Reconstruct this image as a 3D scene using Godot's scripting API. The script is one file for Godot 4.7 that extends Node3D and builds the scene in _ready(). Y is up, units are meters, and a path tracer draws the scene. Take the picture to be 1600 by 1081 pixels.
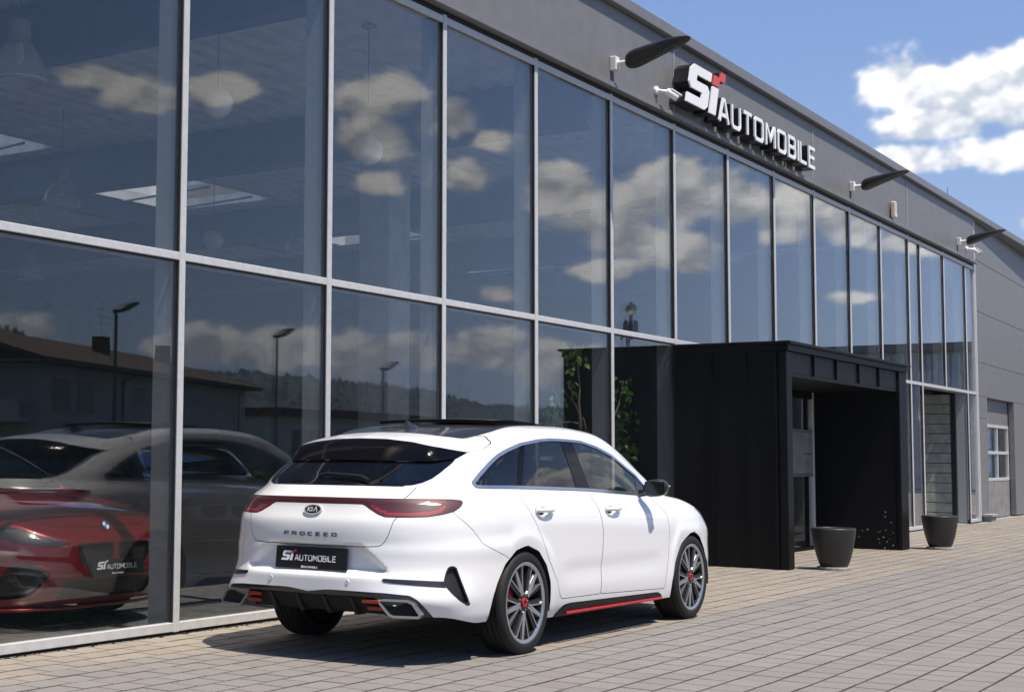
extends Node3D
# A car dealership forecourt: white shooting brake in front of a glazed showroom.

const BAY := 1.7512          # spacing of the curtain wall mullions
const SUN_TRAVEL := Vector3(0.10, -1.0, -0.46)
var M := {}                  # materials
var taken := {}              # names in use at top level
var rng := RandomNumberGenerator.new()


func _ready() -> void:
	rng.seed = 41
	set_camera()
	set_sky_and_sun()
	make_materials()
	build_ground()
	build_paving()
	build_grit()
	build_showroom()
	build_workshop()
	build_portal()
	build_fascia_fittings()
	build_sign()
	build_planters()
	build_white_car()
	build_showroom_inside()
	build_inside_cars()
	build_across_the_street()


func set_camera() -> void:
	var cam := Camera3D.new()
	cam.name = "camera"
	add_child(cam)
	var right := Vector3(0.566709, 0.007978, 0.823880)
	var up := Vector3(-0.072188, 0.996588, 0.040004)
	var fwd := Vector3(0.820750, 0.082145, -0.565351)
	cam.transform = Transform3D(Basis(right, up, -fwd), Vector3(-7.8103, 1.2143, 6.8816))
	cam.projection = Camera3D.PROJECTION_FRUSTUM
	cam.near = 0.1
	cam.far = 6000.0
	cam.size = 0.1 * 1081.0 / 2336.78
	cam.frustum_offset = Vector2(0.1 * 237.8 / 2336.78, -0.1 * 19.53 / 2336.78)
	cam.current = true


func set_sky_and_sun() -> void:
	var sun := DirectionalLight3D.new()
	sun.name = "sun"
	sun.light_color = Color(1.0, 0.955, 0.89)
	sun.light_energy = 1.55
	sun.light_angular_distance = 0.55
	sun.shadow_enabled = true
	add_child(sun)
	sun.look_at_from_position(Vector3.ZERO, SUN_TRAVEL, Vector3.FORWARD)
	var env := Environment.new()
	env.background_mode = Environment.BG_SKY
	var sky := Sky.new()
	var pano := PanoramaSkyMaterial.new()
	pano.panorama = sky_picture()
	sky.sky_material = pano
	env.sky = sky
	env.tonemap_mode = Environment.TONE_MAPPER_LINEAR
	env.tonemap_exposure = 1.3
	env.sdfgi_enabled = true
	env.ssao_enabled = true
	env.ssil_enabled = true
	env.fog_enabled = true
	env.fog_density = 0.0002
	env.fog_light_color = Color(0.74, 0.81, 0.90)
	var we := WorldEnvironment.new()
	we.name = "world"
	we.environment = env
	add_child(we)


# clear air with fair-weather cumulus: [azimuth from +x towards +z, elevation, half width, half height], degrees
var cumulus := [
	[-14.1, 13.3, 1.7, 1.3], [-12.6, 13.0, 1.6, 1.1], [-13.4, 11.9, 2.2, 0.8], [-11.0, 12.4, 1.5, 1.2], [-9.8, 13.0, 1.6, 1.5], [-14.2, 10.7, 1.8, 0.7], [-11.9, 10.8, 1.9, 0.75], [-10.0, 10.9, 1.9, 0.8], [-9.6, 8.2, 1.2, 0.8], [-7.0, 12.4, 2.6, 1.7], [-6.4, 9.5, 2.2, 1.1],
	[45.2, 14.2, 1.3, 0.55], [43.0, 13.5, 1.5, 0.7], [40.3, 13.9, 1.4, 0.75], [33.4, 13.7, 1.4, 1.1], [33.8, 12.1, 1.2, 1.0], [31.0, 12.8, 1.1, 0.8], [33.7, 10.4, 0.9, 0.5],
	[30.5, 10.7, 1.0, 0.8], [29.4, 12.0, 0.9, 0.5], [26.5, 10.1, 1.5, 1.3], [24.9, 9.0, 1.9, 1.7], [22.8, 9.7, 1.7, 1.4], [20.6, 9.5, 1.7, 1.2], [18.4, 8.9, 1.5, 1.1],
	[16.2, 8.6, 1.5, 0.9], [22.3, 7.6, 1.6, 0.8], [25.2, 7.1, 1.3, 0.5], [13.8, 7.9, 1.5, 0.8], [16.6, 5.9, 0.9, 0.3], [29.2, 6.2, 0.7, 0.45],
	[40.1, 4.0, 2.0, 1.0], [37.4, 4.1, 1.7, 1.1], [34.6, 3.7, 1.8, 0.9], [32.2, 3.9, 1.9, 1.0], [29.8, 4.0, 1.8, 1.0], [27.5, 3.4, 1.9, 1.0], [25.4, 3.4, 1.9, 0.9], [47.6, 4.8, 1.4, 0.6],
]


func sky_picture() -> ImageTexture:
	var blobs := cumulus.duplicate()
	var r := RandomNumberGenerator.new()
	r.seed = 7
	for k in 120:
		var az := r.randf_range(-180.0, 180.0)
		if az > -26.0 and az < 50.0:
			continue
		var el := 3.5 + 34.0 * pow(r.randf(), 1.6)
		blobs.append([az, el, r.randf_range(1.2, 3.2), r.randf_range(0.6, 1.6)])
	for k in 26:
		var az := r.randf_range(-26.0, 50.0)
		blobs.append([az, r.randf_range(24.0, 46.0), r.randf_range(1.5, 4.0), r.randf_range(0.8, 2.0)])
	var noise := FastNoiseLite.new()
	noise.seed = 11
	noise.noise_type = FastNoiseLite.TYPE_SIMPLEX_SMOOTH
	noise.frequency = 19.0
	noise.fractal_octaves = 6
	noise.fractal_gain = 0.60
	var fine := sky_band(4096, 2048, 0.0, 24.0, blobs, noise)
	var coarse := sky_band(1024, 512, 0.0, 90.0, blobs, noise)
	coarse.resize(4096, 2048, Image.INTERPOLATE_CUBIC)
	var top := int(2048 * (90.0 - 24.0) / 180.0)
	coarse.blit_rect(fine, Rect2i(0, top + 1, 4096, 1023 - top), Vector2i(0, top + 1))
	return ImageTexture.create_from_image(coarse)


func sky_band(w: int, h: int, low: float, high: float, blobs: Array, noise: FastNoiseLite) -> Image:
	var data := PackedFloat32Array()
	data.resize(w * h * 3)
	data.fill(0.35)
	var r0 := int(h * (90.0 - high) / 180.0)
	var r1 := int(h * (90.0 - low) / 180.0)
	var near := []                     # clouds by column, so that each pixel looks at a few only
	for c in 72:
		near.append([])
	for b in blobs:
		var reach: float = (b[2] * 1.9 + 2.5) / cos(deg_to_rad(minf(b[1], 75.0)))
		var c0 := floori((b[0] - reach) / 5.0)
		var c1 := floori((b[0] + reach) / 5.0)
		for c in range(c0, c1 + 1):
			near[posmod(c, 72)].append(b)
	for y in range(r0, mini(r1 + 1, h)):
		var el := 90.0 - (y + 0.5) * 180.0 / h
		var ce := cos(deg_to_rad(el))
		var se := sin(deg_to_rad(el))
		var t := clampf(1.0 - maxf(se, 0.0), 0.0, 1.0)
		var k := pow(t, 3.2)
		var air := Color(0.075, 0.17, 0.45).lerp(Color(0.36, 0.50, 0.72), k)
		air = air.lerp(Color(0.58, 0.64, 0.72), pow(t, 22.0) * 0.7)
		for x in w:
			# column to azimuth: the picture begins at -z, +x lies a quarter to the right
			var az := (x + 0.5) / w * 360.0 - 90.0
			if az > 180.0:
				az -= 360.0
			var o := (y * w + x) * 3
			var best := -1.0
			var up := -1.0
			for b in near[posmod(floori(az / 5.0), 72)]:
				var dx: float = az - b[0]
				if dx > 180.0: dx -= 360.0
				elif dx < -180.0: dx += 360.0
				dx = dx * ce / b[2]
				var dy: float = (el - b[1]) / b[3]
				if dy < 0.0:
					dy *= 1.35
				var d := 1.0 - sqrt(dx * dx + dy * dy)
				if d > best:
					best = d
					up = dy
			var c := air
			if best > -0.9:
				var ar := deg_to_rad(az)
				var p := Vector3(cos(ar) * ce, se * 1.5, sin(ar) * ce)
				var n := noise.get_noise_3dv(p)
				var dens := best * 1.2 + n * 0.95 + 0.18
				if dens > 0.0:
					var a := smoothstep(0.0, 0.50, dens) * 0.98
					var n2 := noise.get_noise_3dv(p + Vector3(0.0, 0.022, 0.012))
					var lit := clampf(0.60 + (n - n2) * 1.7 + up * 0.32 - dens * 0.10, 0.0, 1.0)
					var cloud := Color(0.50, 0.54, 0.60).lerp(Color(1.12, 1.09, 1.05), lit)
					c = air.lerp(cloud, a)
			data[o] = c.r
			data[o + 1] = c.g
			data[o + 2] = c.b
	return Image.create_from_data(w, h, false, Image.FORMAT_RGBF, data.to_byte_array())


# ---------------------------------------------------------------- shapes

class MB:
	var v := PackedVector3Array()
	var n := PackedVector3Array()
	var c := PackedColorArray()
	var xf := Transform3D.IDENTITY

	func tri(a: Vector3, b: Vector3, d: Vector3, na: Vector3, nb: Vector3, nd: Vector3) -> void:
		v.append(a); n.append(na)
		if (d - a).cross(b - a).dot(na + nb + nd) < 0.0:
			v.append(d); v.append(b); n.append(nd); n.append(nb)
		else:
			v.append(b); v.append(d); n.append(nb); n.append(nd)

	func flat(a: Vector3, b: Vector3, d: Vector3, out: Vector3) -> void:
		var g := (d - a).cross(b - a).normalized()
		if g.dot(out) < 0.0:
			g = -g
		tri(a, b, d, g, g, g)

	func quad(a: Vector3, b: Vector3, d: Vector3, e: Vector3, out: Vector3) -> void:
		flat(a, b, d, out)
		flat(a, d, e, out)

	func box(lo: Vector3, hi: Vector3, bev := 0.0) -> void:
		var m := (lo + hi) * 0.5
		var h := (hi - lo) * 0.5
		var mid := xf * m
		var sg := [-1.0, 1.0]
		if bev <= 0.0:
			for ax in 3:
				var b1 := (ax + 1) % 3
				var b2 := (ax + 2) % 3
				for s in sg:
					var q := []
					for st in [[-1, -1], [1, -1], [1, 1], [-1, 1]]:
						var p := m
						p[ax] += s * h[ax]; p[b1] += st[0] * h[b1]; p[b2] += st[1] * h[b2]
						q.append(xf * p)
					quad(q[0], q[1], q[2], q[3], (q[0] + q[2]) * 0.5 - mid)
			return
		for ax in 3:
			var b1 := (ax + 1) % 3
			var b2 := (ax + 2) % 3
			for s in sg:
				var q := []
				for st in [[-1, -1], [1, -1], [1, 1], [-1, 1]]:
					var p := m
					p[ax] += s * h[ax]; p[b1] += st[0] * (h[b1] - bev); p[b2] += st[1] * (h[b2] - bev)
					q.append(xf * p)
				quad(q[0], q[1], q[2], q[3], (q[0] + q[2]) * 0.5 - mid)
			for s in sg:
				for t in sg:
					var q := []
					for e in [[0, -1], [0, 1], [1, 1], [1, -1]]:
						var p := m
						p[ax] += e[1] * (h[ax] - bev)
						p[b1] += s * (h[b1] - (bev if e[0] == 1 else 0.0))
						p[b2] += t * (h[b2] - (bev if e[0] == 0 else 0.0))
						q.append(xf * p)
					quad(q[0], q[1], q[2], q[3], (q[0] + q[2]) * 0.5 - mid)
		for sx in sg:
			for sy in sg:
				for sz in sg:
					var p := m + Vector3(sx * h.x, sy * h.y, sz * h.z)
					var a := p - Vector3(0, sy * bev, sz * bev)
					var b := p - Vector3(sx * bev, 0, sz * bev)
					var d := p - Vector3(sx * bev, sy * bev, 0)
					flat(xf * a, xf * b, xf * d, xf * p - mid)

	func at(centre: Vector3, size: Vector3, bev := 0.0) -> void:
		box(centre - size * 0.5, centre + size * 0.5, bev)

	# outline in the x-y plane, extruded from z0 to z1
	func prism(poly: PackedVector2Array, z0: float, z1: float) -> void:
		var ids := Geometry2D.triangulate_polygon(poly)
		var fz := (xf.basis * Vector3(0, 0, 1)) * signf(z1 - z0)
		for k in range(0, ids.size(), 3):
			var a := poly[ids[k]]; var b := poly[ids[k + 1]]; var d := poly[ids[k + 2]]
			flat(xf * Vector3(a.x, a.y, z1), xf * Vector3(b.x, b.y, z1), xf * Vector3(d.x, d.y, z1), fz)
			flat(xf * Vector3(a.x, a.y, z0), xf * Vector3(b.x, b.y, z0), xf * Vector3(d.x, d.y, z0), -fz)
		var turn := -1.0 if Geometry2D.is_polygon_clockwise(poly) else 1.0
		for k in poly.size():
			var a := poly[k]; var b := poly[(k + 1) % poly.size()]
			var e := (b - a)
			var out := xf.basis * Vector3(e.y, -e.x, 0) * turn
			quad(xf * Vector3(a.x, a.y, z0), xf * Vector3(b.x, b.y, z0), xf * Vector3(b.x, b.y, z1), xf * Vector3(a.x, a.y, z1), out)

	# a pen stroke of width w along pts in the x-y plane, with mitred joints
	func stroke(pts: Array, closed: bool, w: float, z0: float, z1: float) -> void:
		var L := []
		var R := []
		var m := pts.size()
		for k in m:
			var p: Vector2 = pts[k]
			var d0 := Vector2.ZERO
			var d1 := Vector2.ZERO
			if k > 0 or closed: d0 = (p - pts[(k - 1 + m) % m]).normalized()
			if k < m - 1 or closed: d1 = (pts[(k + 1) % m] - p).normalized()
			if d0 == Vector2.ZERO: d0 = d1
			if d1 == Vector2.ZERO: d1 = d0
			var t := (d0 + d1).normalized()
			var nn := Vector2(-t.y, t.x)
			var s := w * 0.5 / maxf(0.45, nn.dot(Vector2(-d1.y, d1.x)))
			L.append(p + nn * s)
			R.append(p - nn * s)
		var fz := xf.basis * Vector3(0, 0, 1)
		for k in (m if closed else m - 1):
			var j := (k + 1) % m
			var a: Vector2 = L[k]; var b: Vector2 = L[j]; var d: Vector2 = R[j]; var e: Vector2 = R[k]
			quad(xf * Vector3(a.x, a.y, z1), xf * Vector3(b.x, b.y, z1), xf * Vector3(d.x, d.y, z1), xf * Vector3(e.x, e.y, z1), fz)
			quad(xf * Vector3(a.x, a.y, z0), xf * Vector3(b.x, b.y, z0), xf * Vector3(d.x, d.y, z0), xf * Vector3(e.x, e.y, z0), -fz)
			var o := xf.basis * Vector3(a.x - e.x, a.y - e.y, 0)
			quad(xf * Vector3(a.x, a.y, z0), xf * Vector3(b.x, b.y, z0), xf * Vector3(b.x, b.y, z1), xf * Vector3(a.x, a.y, z1), o)
			quad(xf * Vector3(e.x, e.y, z0), xf * Vector3(d.x, d.y, z0), xf * Vector3(d.x, d.y, z1), xf * Vector3(e.x, e.y, z1), -o)
		if not closed:
			for k in [0, m - 1]:
				var a: Vector2 = L[k]; var e: Vector2 = R[k]
				var dir: Vector2 = (pts[0] - pts[1]) if k == 0 else (pts[m - 1] - pts[m - 2])
				quad(xf * Vector3(a.x, a.y, z0), xf * Vector3(e.x, e.y, z0), xf * Vector3(e.x, e.y, z1), xf * Vector3(a.x, a.y, z1), xf.basis * Vector3(dir.x, dir.y, 0))

	# profile of (radius, height) turned about the y axis; joints flatter than 40 degrees are smooth
	func lathe(prof: Array, seg := 32) -> void:
		var m := prof.size()
		var nrm := []
		for k in m - 1:
			var e: Vector2 = prof[k + 1] - prof[k]
			nrm.append(Vector2(e.y, -e.x).normalized())
		for k in m - 1:
			var p: Vector2 = prof[k]; var q: Vector2 = prof[k + 1]
			var n0: Vector2 = nrm[k]
			var n1: Vector2 = nrm[k]
			if k > 0 and nrm[k].dot(nrm[k - 1]) > 0.76: n0 = (nrm[k] + nrm[k - 1]).normalized()
			if k < m - 2 and nrm[k].dot(nrm[k + 1]) > 0.76: n1 = (nrm[k] + nrm[k + 1]).normalized()
			for s in seg:
				var a0 := TAU * s / seg
				var a1 := TAU * (s + 1) / seg
				var u := Vector3(cos(a0), 0, sin(a0))
				var w := Vector3(cos(a1), 0, sin(a1))
				var A := xf * (u * p.x + Vector3.UP * p.y)
				var B := xf * (w * p.x + Vector3.UP * p.y)
				var C := xf * (w * q.x + Vector3.UP * q.y)
				var D := xf * (u * q.x + Vector3.UP * q.y)
				var nA := xf.basis * (u * n0.x + Vector3.UP * n0.y)
				var nB := xf.basis * (w * n0.x + Vector3.UP * n0.y)
				var nC := xf.basis * (w * n1.x + Vector3.UP * n1.y)
				var nD := xf.basis * (u * n1.x + Vector3.UP * n1.y)
				if p.x > 1e-6: tri(A, B, C, nA, nB, nC)
				if q.x > 1e-6: tri(A, C, D, nA, nC, nD)

	func tube(pts: Array, r0: float, r1: float, seg := 8) -> void:
		var m := pts.size()
		var rings := []
		var side := Vector3.UP
		for k in m:
			var d: Vector3 = ((pts[mini(k + 1, m - 1)] as Vector3) - pts[maxi(k - 1, 0)]).normalized()
			if k == 0:
				side = d.cross(Vector3(0.31, 0.77, 0.55)).normalized()
			side = (side - d * side.dot(d)).normalized()
			var other := d.cross(side)
			var ring := []
			for s in seg:
				var a := TAU * s / seg
				ring.append(side * cos(a) + other * sin(a))
			rings.append(ring)
		for k in m - 1:
			var ra := lerpf(r0, r1, float(k) / (m - 1))
			var rb := lerpf(r0, r1, float(k + 1) / (m - 1))
			for s in seg:
				var t := (s + 1) % seg
				var a: Vector3 = rings[k][s]; var b: Vector3 = rings[k][t]; var d: Vector3 = rings[k + 1][t]; var e: Vector3 = rings[k + 1][s]
				tri(xf * (pts[k] + a * ra), xf * (pts[k] + b * ra), xf * (pts[k + 1] + d * rb), xf.basis * a, xf.basis * b, xf.basis * d)
				tri(xf * (pts[k] + a * ra), xf * (pts[k + 1] + d * rb), xf * (pts[k + 1] + e * rb), xf.basis * a, xf.basis * d, xf.basis * e)
		for k in [0, m - 1]:
			var r := r0 if k == 0 else r1
			var out: Vector3 = (pts[0] - pts[1]) if k == 0 else (pts[m - 1] - pts[m - 2])
			for s in range(1, seg - 1):
				flat(xf * (pts[k] + rings[k][0] * r), xf * (pts[k] + rings[k][s] * r), xf * (pts[k] + rings[k][s + 1] * r), xf.basis * out)

	func mesh() -> ArrayMesh:
		var arr := []
		arr.resize(Mesh.ARRAY_MAX)
		arr[Mesh.ARRAY_VERTEX] = v
		arr[Mesh.ARRAY_NORMAL] = n
		if c.size() == v.size():
			arr[Mesh.ARRAY_COLOR] = c
		var m := ArrayMesh.new()
		m.add_surface_from_arrays(Mesh.PRIMITIVE_TRIANGLES, arr)
		return m


func put(called: String, mb: MB, m: Material, parent: Node = null) -> MeshInstance3D:
	var o := MeshInstance3D.new()
	o.name = called if parent else numbered(called)
	o.mesh = mb.mesh()
	o.material_override = m
	(parent if parent else self).add_child(o, true)
	return o


func put_mesh(called: String, mesh: Mesh, m: Material, parent: Node, at := Transform3D.IDENTITY) -> MeshInstance3D:
	var o := MeshInstance3D.new()
	o.name = called
	o.mesh = mesh
	o.material_override = m
	parent.add_child(o, true)
	o.transform = at
	return o


func slab(called: String, lo: Vector3, hi: Vector3, m: Material, parent: Node, bev := 0.0) -> MeshInstance3D:
	var b := MB.new()
	b.box(lo, hi, bev)
	return put(called, b, m, parent)


func numbered(called: String) -> String:
	var k: int = taken.get(called, 0)
	taken[called] = k + 1
	return called if k == 0 else "%s_%03d" % [called, k]


func thing(called: String, label: String, category: String, at := Vector3.ZERO, turn := 0.0, group := "") -> Node3D:
	var o := Node3D.new()
	o.name = numbered(called)
	add_child(o)
	o.position = at
	o.rotation.y = turn
	tag(o, label, category, group)
	return o


func tag(o: Node, label: String, category: String, group := "") -> void:
	o.set_meta("label", label)
	o.set_meta("category", category)
	if group:
		o.set_meta("group", group)


func setting(o: Node) -> Node:
	o.set_meta("kind", "structure")
	return o


func branch(called: String, parent: Node) -> Node3D:
	var o := Node3D.new()
	o.name = called
	parent.add_child(o, true)
	return o


# ---------------------------------------------------------------- materials

func grain(freq: float, lo: float, hi: float, octaves := 4, seed := 1, size := 256) -> NoiseTexture2D:
	var t := NoiseTexture2D.new()
	var f := FastNoiseLite.new()
	f.seed = seed
	f.frequency = freq
	f.fractal_octaves = octaves
	t.noise = f
	t.width = size
	t.height = size
	t.seamless = true
	var g := Gradient.new()
	g.set_color(0, Color(lo, lo, lo))
	g.set_color(1, Color(hi, hi, hi))
	t.color_ramp = g
	return t


func relief(freq: float, strength: float, octaves := 4, seed := 1, size := 256) -> NoiseTexture2D:
	var t := grain(freq, 0.0, 1.0, octaves, seed, size)
	t.color_ramp = null
	t.as_normal_map = true
	t.bump_strength = strength
	return t


func mat(key: String, r: float, g: float, b: float, rough: float, metal := 0.0) -> StandardMaterial3D:
	var m := StandardMaterial3D.new()
	m.albedo_color = Color(r, g, b).linear_to_srgb()
	m.roughness = rough
	m.metallic = metal
	M[key] = m
	return m


func textured(m: StandardMaterial3D, tex: Texture2D, scale: float, normal: Texture2D = null, depth := 0.3) -> StandardMaterial3D:
	m.albedo_texture = tex
	m.uv1_triplanar = true
	m.uv1_world_triplanar = true
	m.uv1_scale = Vector3.ONE * scale
	if normal:
		m.normal_enabled = true
		m.normal_texture = normal
		m.normal_scale = depth
	return m


func pane(key: String, r: float, g: float, b: float, alpha: float) -> StandardMaterial3D:
	var m := mat(key, r, g, b, 0.0)
	m.transparency = BaseMaterial3D.TRANSPARENCY_ALPHA
	m.albedo_color.a = alpha
	m.metallic_specular = 0.5
	return m


func make_materials() -> void:
	var speck := grain(0.13, 0.38, 1.0, 5, 3, 512)
	var blotch := grain(0.012, 0.80, 1.0, 5, 5, 512)
	var even := grain(0.02, 0.93, 1.0, 5, 6, 512)
	var fine_bump := relief(0.12, 6.0, 4, 9)
	var soft_bump := relief(0.01, 2.0, 3, 12)
	# forecourt
	var pv := textured(mat("paver", 1.0, 1.0, 1.0, 0.92), speck, 2.3, fine_bump, 0.5)
	pv.vertex_color_use_as_albedo = true
	textured(mat("joint_sand", 0.055, 0.048, 0.042, 0.95), speck, 4.0)
	textured(mat("asphalt", 0.075, 0.075, 0.078, 0.9), speck, 2.0, fine_bump, 0.6)
	textured(mat("grass", 0.05, 0.085, 0.025, 0.95), blotch, 0.2)
	textured(mat("concrete", 0.36, 0.36, 0.34, 0.9), blotch, 1.2, fine_bump, 0.3)
	# building
	var al := textured(mat("aluminium", 0.60, 0.61, 0.62, 0.36, 0.1), even, 1.1)
	al.metallic_specular = 0.5
	mat("gasket", 0.012, 0.012, 0.013, 0.6)
	textured(mat("inner_frame", 0.36, 0.40, 0.42, 0.45, 0.1), even, 1.1)
	textured(mat("cladding", 0.200, 0.198, 0.201, 0.45, 0.1), even, 0.35, soft_bump, 0.10)
	textured(mat("cladding_cap", 0.20, 0.20, 0.204, 0.40, 0.1), even, 0.5)
	textured(mat("cladding_seam", 0.42, 0.42, 0.42, 0.4, 0.1), blotch, 0.8)
	textured(mat("black_metal", 0.0042, 0.0045, 0.0052, 0.46), blotch, 0.9, soft_bump, 0.12)
	M.black_metal.metallic_specular = 0.32
	mat("chipped_primer", 0.62, 0.61, 0.58, 0.8)
	pane("glass", 0.012, 0.020, 0.021, 0.06)
	pane("inner_glass", 0.02, 0.028, 0.03, 0.06)
	textured(mat("plaster_grey", 0.26, 0.26, 0.26, 0.85), blotch, 0.5)
	textured(mat("white_panel", 0.42, 0.45, 0.42, 0.6), blotch, 0.7)
	mat("lamp_plastic", 0.70, 0.70, 0.68, 0.45)
	textured(mat("lamp_black", 0.018, 0.018, 0.019, 0.5), blotch, 3.0)
	mat("lamp_rim", 0.55, 0.55, 0.54, 0.4, 0.2)
	mat("led_glass", 0.10, 0.10, 0.095, 0.15)
	mat("cream_plastic", 0.62, 0.56, 0.43, 0.5)
	mat("sign_white", 0.86, 0.87, 0.89, 0.35)
	mat("sign_black", 0.009, 0.009, 0.010, 0.4)
	mat("sign_red", 0.60, 0.075, 0.055, 0.4)
	textured(mat("planter", 0.028, 0.027, 0.026, 0.48), blotch, 2.0, fine_bump, 0.15)
	textured(mat("soil", 0.03, 0.022, 0.016, 0.95), speck, 3.0, fine_bump, 1.0)
	# inside
	textured(mat("floor_tile", 0.25, 0.255, 0.25, 0.25), blotch, 0.6)
	textured(mat("deck", 0.60, 0.61, 0.60, 0.6), blotch, 0.3)
	textured(mat("steel_beam", 0.07, 0.08, 0.10, 0.5), blotch, 0.5)
	textured(mat("inside_wall", 0.45, 0.45, 0.44, 0.85), blotch, 0.4)
	textured(mat("dark_wall", 0.075, 0.078, 0.082, 0.8), blotch, 0.4)
	pane("opal", 0.93, 0.93, 0.89, 0.08).roughness = 1.0
	pane("lamp_glass", 0.45, 0.46, 0.46, 0.42)
	mat("opal_globe", 0.62, 0.62, 0.58, 0.35)
	var lf := mat("leaf", 0.065, 0.15, 0.025, 0.5)
	lf.backlight_enabled = true
	lf.backlight = Color(0.30, 0.42, 0.10)
	var lf2 := mat("leaf_pale", 0.10, 0.19, 0.045, 0.5)
	lf2.backlight_enabled = true
	lf2.backlight = Color(0.34, 0.44, 0.14)
	textured(mat("bark_pale", 0.36, 0.31, 0.25, 0.85), speck, 8.0)
	# cars
	var w := mat("white_paint", 0.80, 0.81, 0.82, 0.20)
	w.clearcoat_enabled = true
	w.clearcoat = 0.9
	w.clearcoat_roughness = 0.02
	var rd := mat("red_paint", 0.22, 0.007, 0.011, 0.30, 0.45)
	rd.clearcoat_enabled = true
	rd.clearcoat = 1.0
	rd.clearcoat_roughness = 0.02
	var gp := mat("graphite_paint", 0.055, 0.058, 0.064, 0.3, 0.4)
	gp.clearcoat_enabled = true
	gp.clearcoat = 1.0
	gp.clearcoat_roughness = 0.02
	var gb := mat("gloss_black", 0.006, 0.006, 0.007, 0.08)
	gb.clearcoat_enabled = true
	gb.clearcoat = 0.8
	mat("spoiler_black", 0.004, 0.004, 0.005, 0.12).metallic_specular = 0.26
	mat("painted_reflection", 0.05, 0.055, 0.06, 0.05, 1.0)  # dark surroundings mirrored in the door mirrors, painted as the glass colour
	textured(mat("matt_black", 0.014, 0.014, 0.015, 0.65), speck, 9.0)
	mat("liner", 0.006, 0.006, 0.006, 0.9)
	mat("chrome", 0.62, 0.64, 0.66, 0.12, 1.0)
	mat("satin_chrome", 0.50, 0.52, 0.56, 0.26, 0.9)
	pane("car_glass_dark", 0.003, 0.004, 0.005, 0.88)
	pane("car_glass", 0.008, 0.016, 0.018, 0.42)
	textured(mat("tyre", 0.013, 0.013, 0.013, 0.72), speck, 12.0)
	mat("wheel_silver", 0.52, 0.53, 0.55, 0.22, 0.85)
	mat("wheel_dark", 0.030, 0.032, 0.036, 0.35, 0.5)
	mat("brake_disc", 0.34, 0.34, 0.34, 0.35, 0.9)
	mat("letter_grey", 0.17, 0.175, 0.18, 0.3, 0.5)
	mat("red_plastic", 0.42, 0.012, 0.014, 0.28)
	mat("caliper_red", 0.40, 0.012, 0.016, 0.4)
	var ll := mat("lamp_red", 0.30, 0.006, 0.010, 0.06)
	ll.clearcoat_enabled = true
	ll.clearcoat = 1.0
	var ld := mat("lamp_dark_red", 0.055, 0.004, 0.007, 0.06)
	ld.clearcoat_enabled = true
	ld.clearcoat = 1.0
	mat("reflector_red", 0.30, 0.03, 0.02, 0.25)
	mat("seat", 0.02, 0.02, 0.022, 0.8)
	mat("headlamp_inside", 0.30, 0.33, 0.36, 0.15, 0.6)
	mat("badge_blue", 0.02, 0.16, 0.42, 0.3)
	mat("plate_black", 0.010, 0.011, 0.013, 0.35)
	# across the street
	textured(mat("render_grey", 0.56, 0.55, 0.54, 0.9), blotch, 0.3)
	textured(mat("render_pale", 0.66, 0.65, 0.62, 0.9), blotch, 0.3)
	textured(mat("roof_tile", 0.22, 0.14, 0.10, 0.85), speck, 0.8)
	textured(mat("brick_red", 0.24, 0.10, 0.07, 0.9), speck, 1.5)
	textured(mat("metal_sheet", 0.66, 0.68, 0.69, 0.5), blotch, 0.3)
	textured(mat("wood_dark", 0.05, 0.035, 0.025, 0.8), speck, 1.0)
	mat("window_dark", 0.015, 0.018, 0.022, 0.08)
	mat("post_grey", 0.10, 0.105, 0.11, 0.5, 0.3)
	textured(mat("forest", 0.028, 0.050, 0.022, 0.95), blotch, 0.02)


# ---------------------------------------------------------------- ground and paving

func build_ground() -> void:
	var b := MB.new()
	b.quad(Vector3(-3000, -0.05, -3000), Vector3(3000, -0.05, -3000), Vector3(3000, -0.05, 3000), Vector3(-3000, -0.05, 3000), Vector3.UP)
	setting(put("ground", b, M.grass))
	var s := MB.new()
	s.box(Vector3(-60, -0.3, 8.9), Vector3(150, -0.03, 42.0))
	setting(put("street", s, M.asphalt))
	var ap := MB.new()
	ap.box(Vector3(24.41, -0.3, -3.0), Vector3(52, -0.004, -0.021))
	setting(put("workshop_apron", ap, M.concrete))


func stain_noise() -> FastNoiseLite:
	var f := FastNoiseLite.new()
	f.seed = 23
	f.frequency = 0.9
	f.fractal_octaves = 4
	return f


# how sandy the paving is at a spot: beige rows by the building, a dirtied edge at the near end, worn grey patches farther along
func sandiness(x: float, z: float, f: FastNoiseLite) -> float:
	var n := f.get_noise_2d(x, z * 1.6)
	var edge := 2.434
	var soft := 0.02
	if x < 0.6:
		var t := clampf((x + 1.2) / 1.8, 0.0, 1.0)
		edge = lerpf(0.62, 2.434, t * t) + n * 0.5
		soft = lerpf(0.25, 0.05, t)
	var s := 1.0 - smoothstep(edge - soft, edge + soft, z)
	if x > 7.5 and z < 2.4:
		s *= 1.0 - 0.75 * smoothstep(0.05, 0.30, n + clampf((x - 15.0) * 0.02, -0.1, 0.2))
	if z > 2.434 and x > 9.0:
		s = maxf(s, smoothstep(0.10, 0.32, f.get_noise_2d(x * 0.5 + 40.0, z * 0.7)) * 0.8 * smoothstep(9.0, 13.0, x))
	return s


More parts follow.
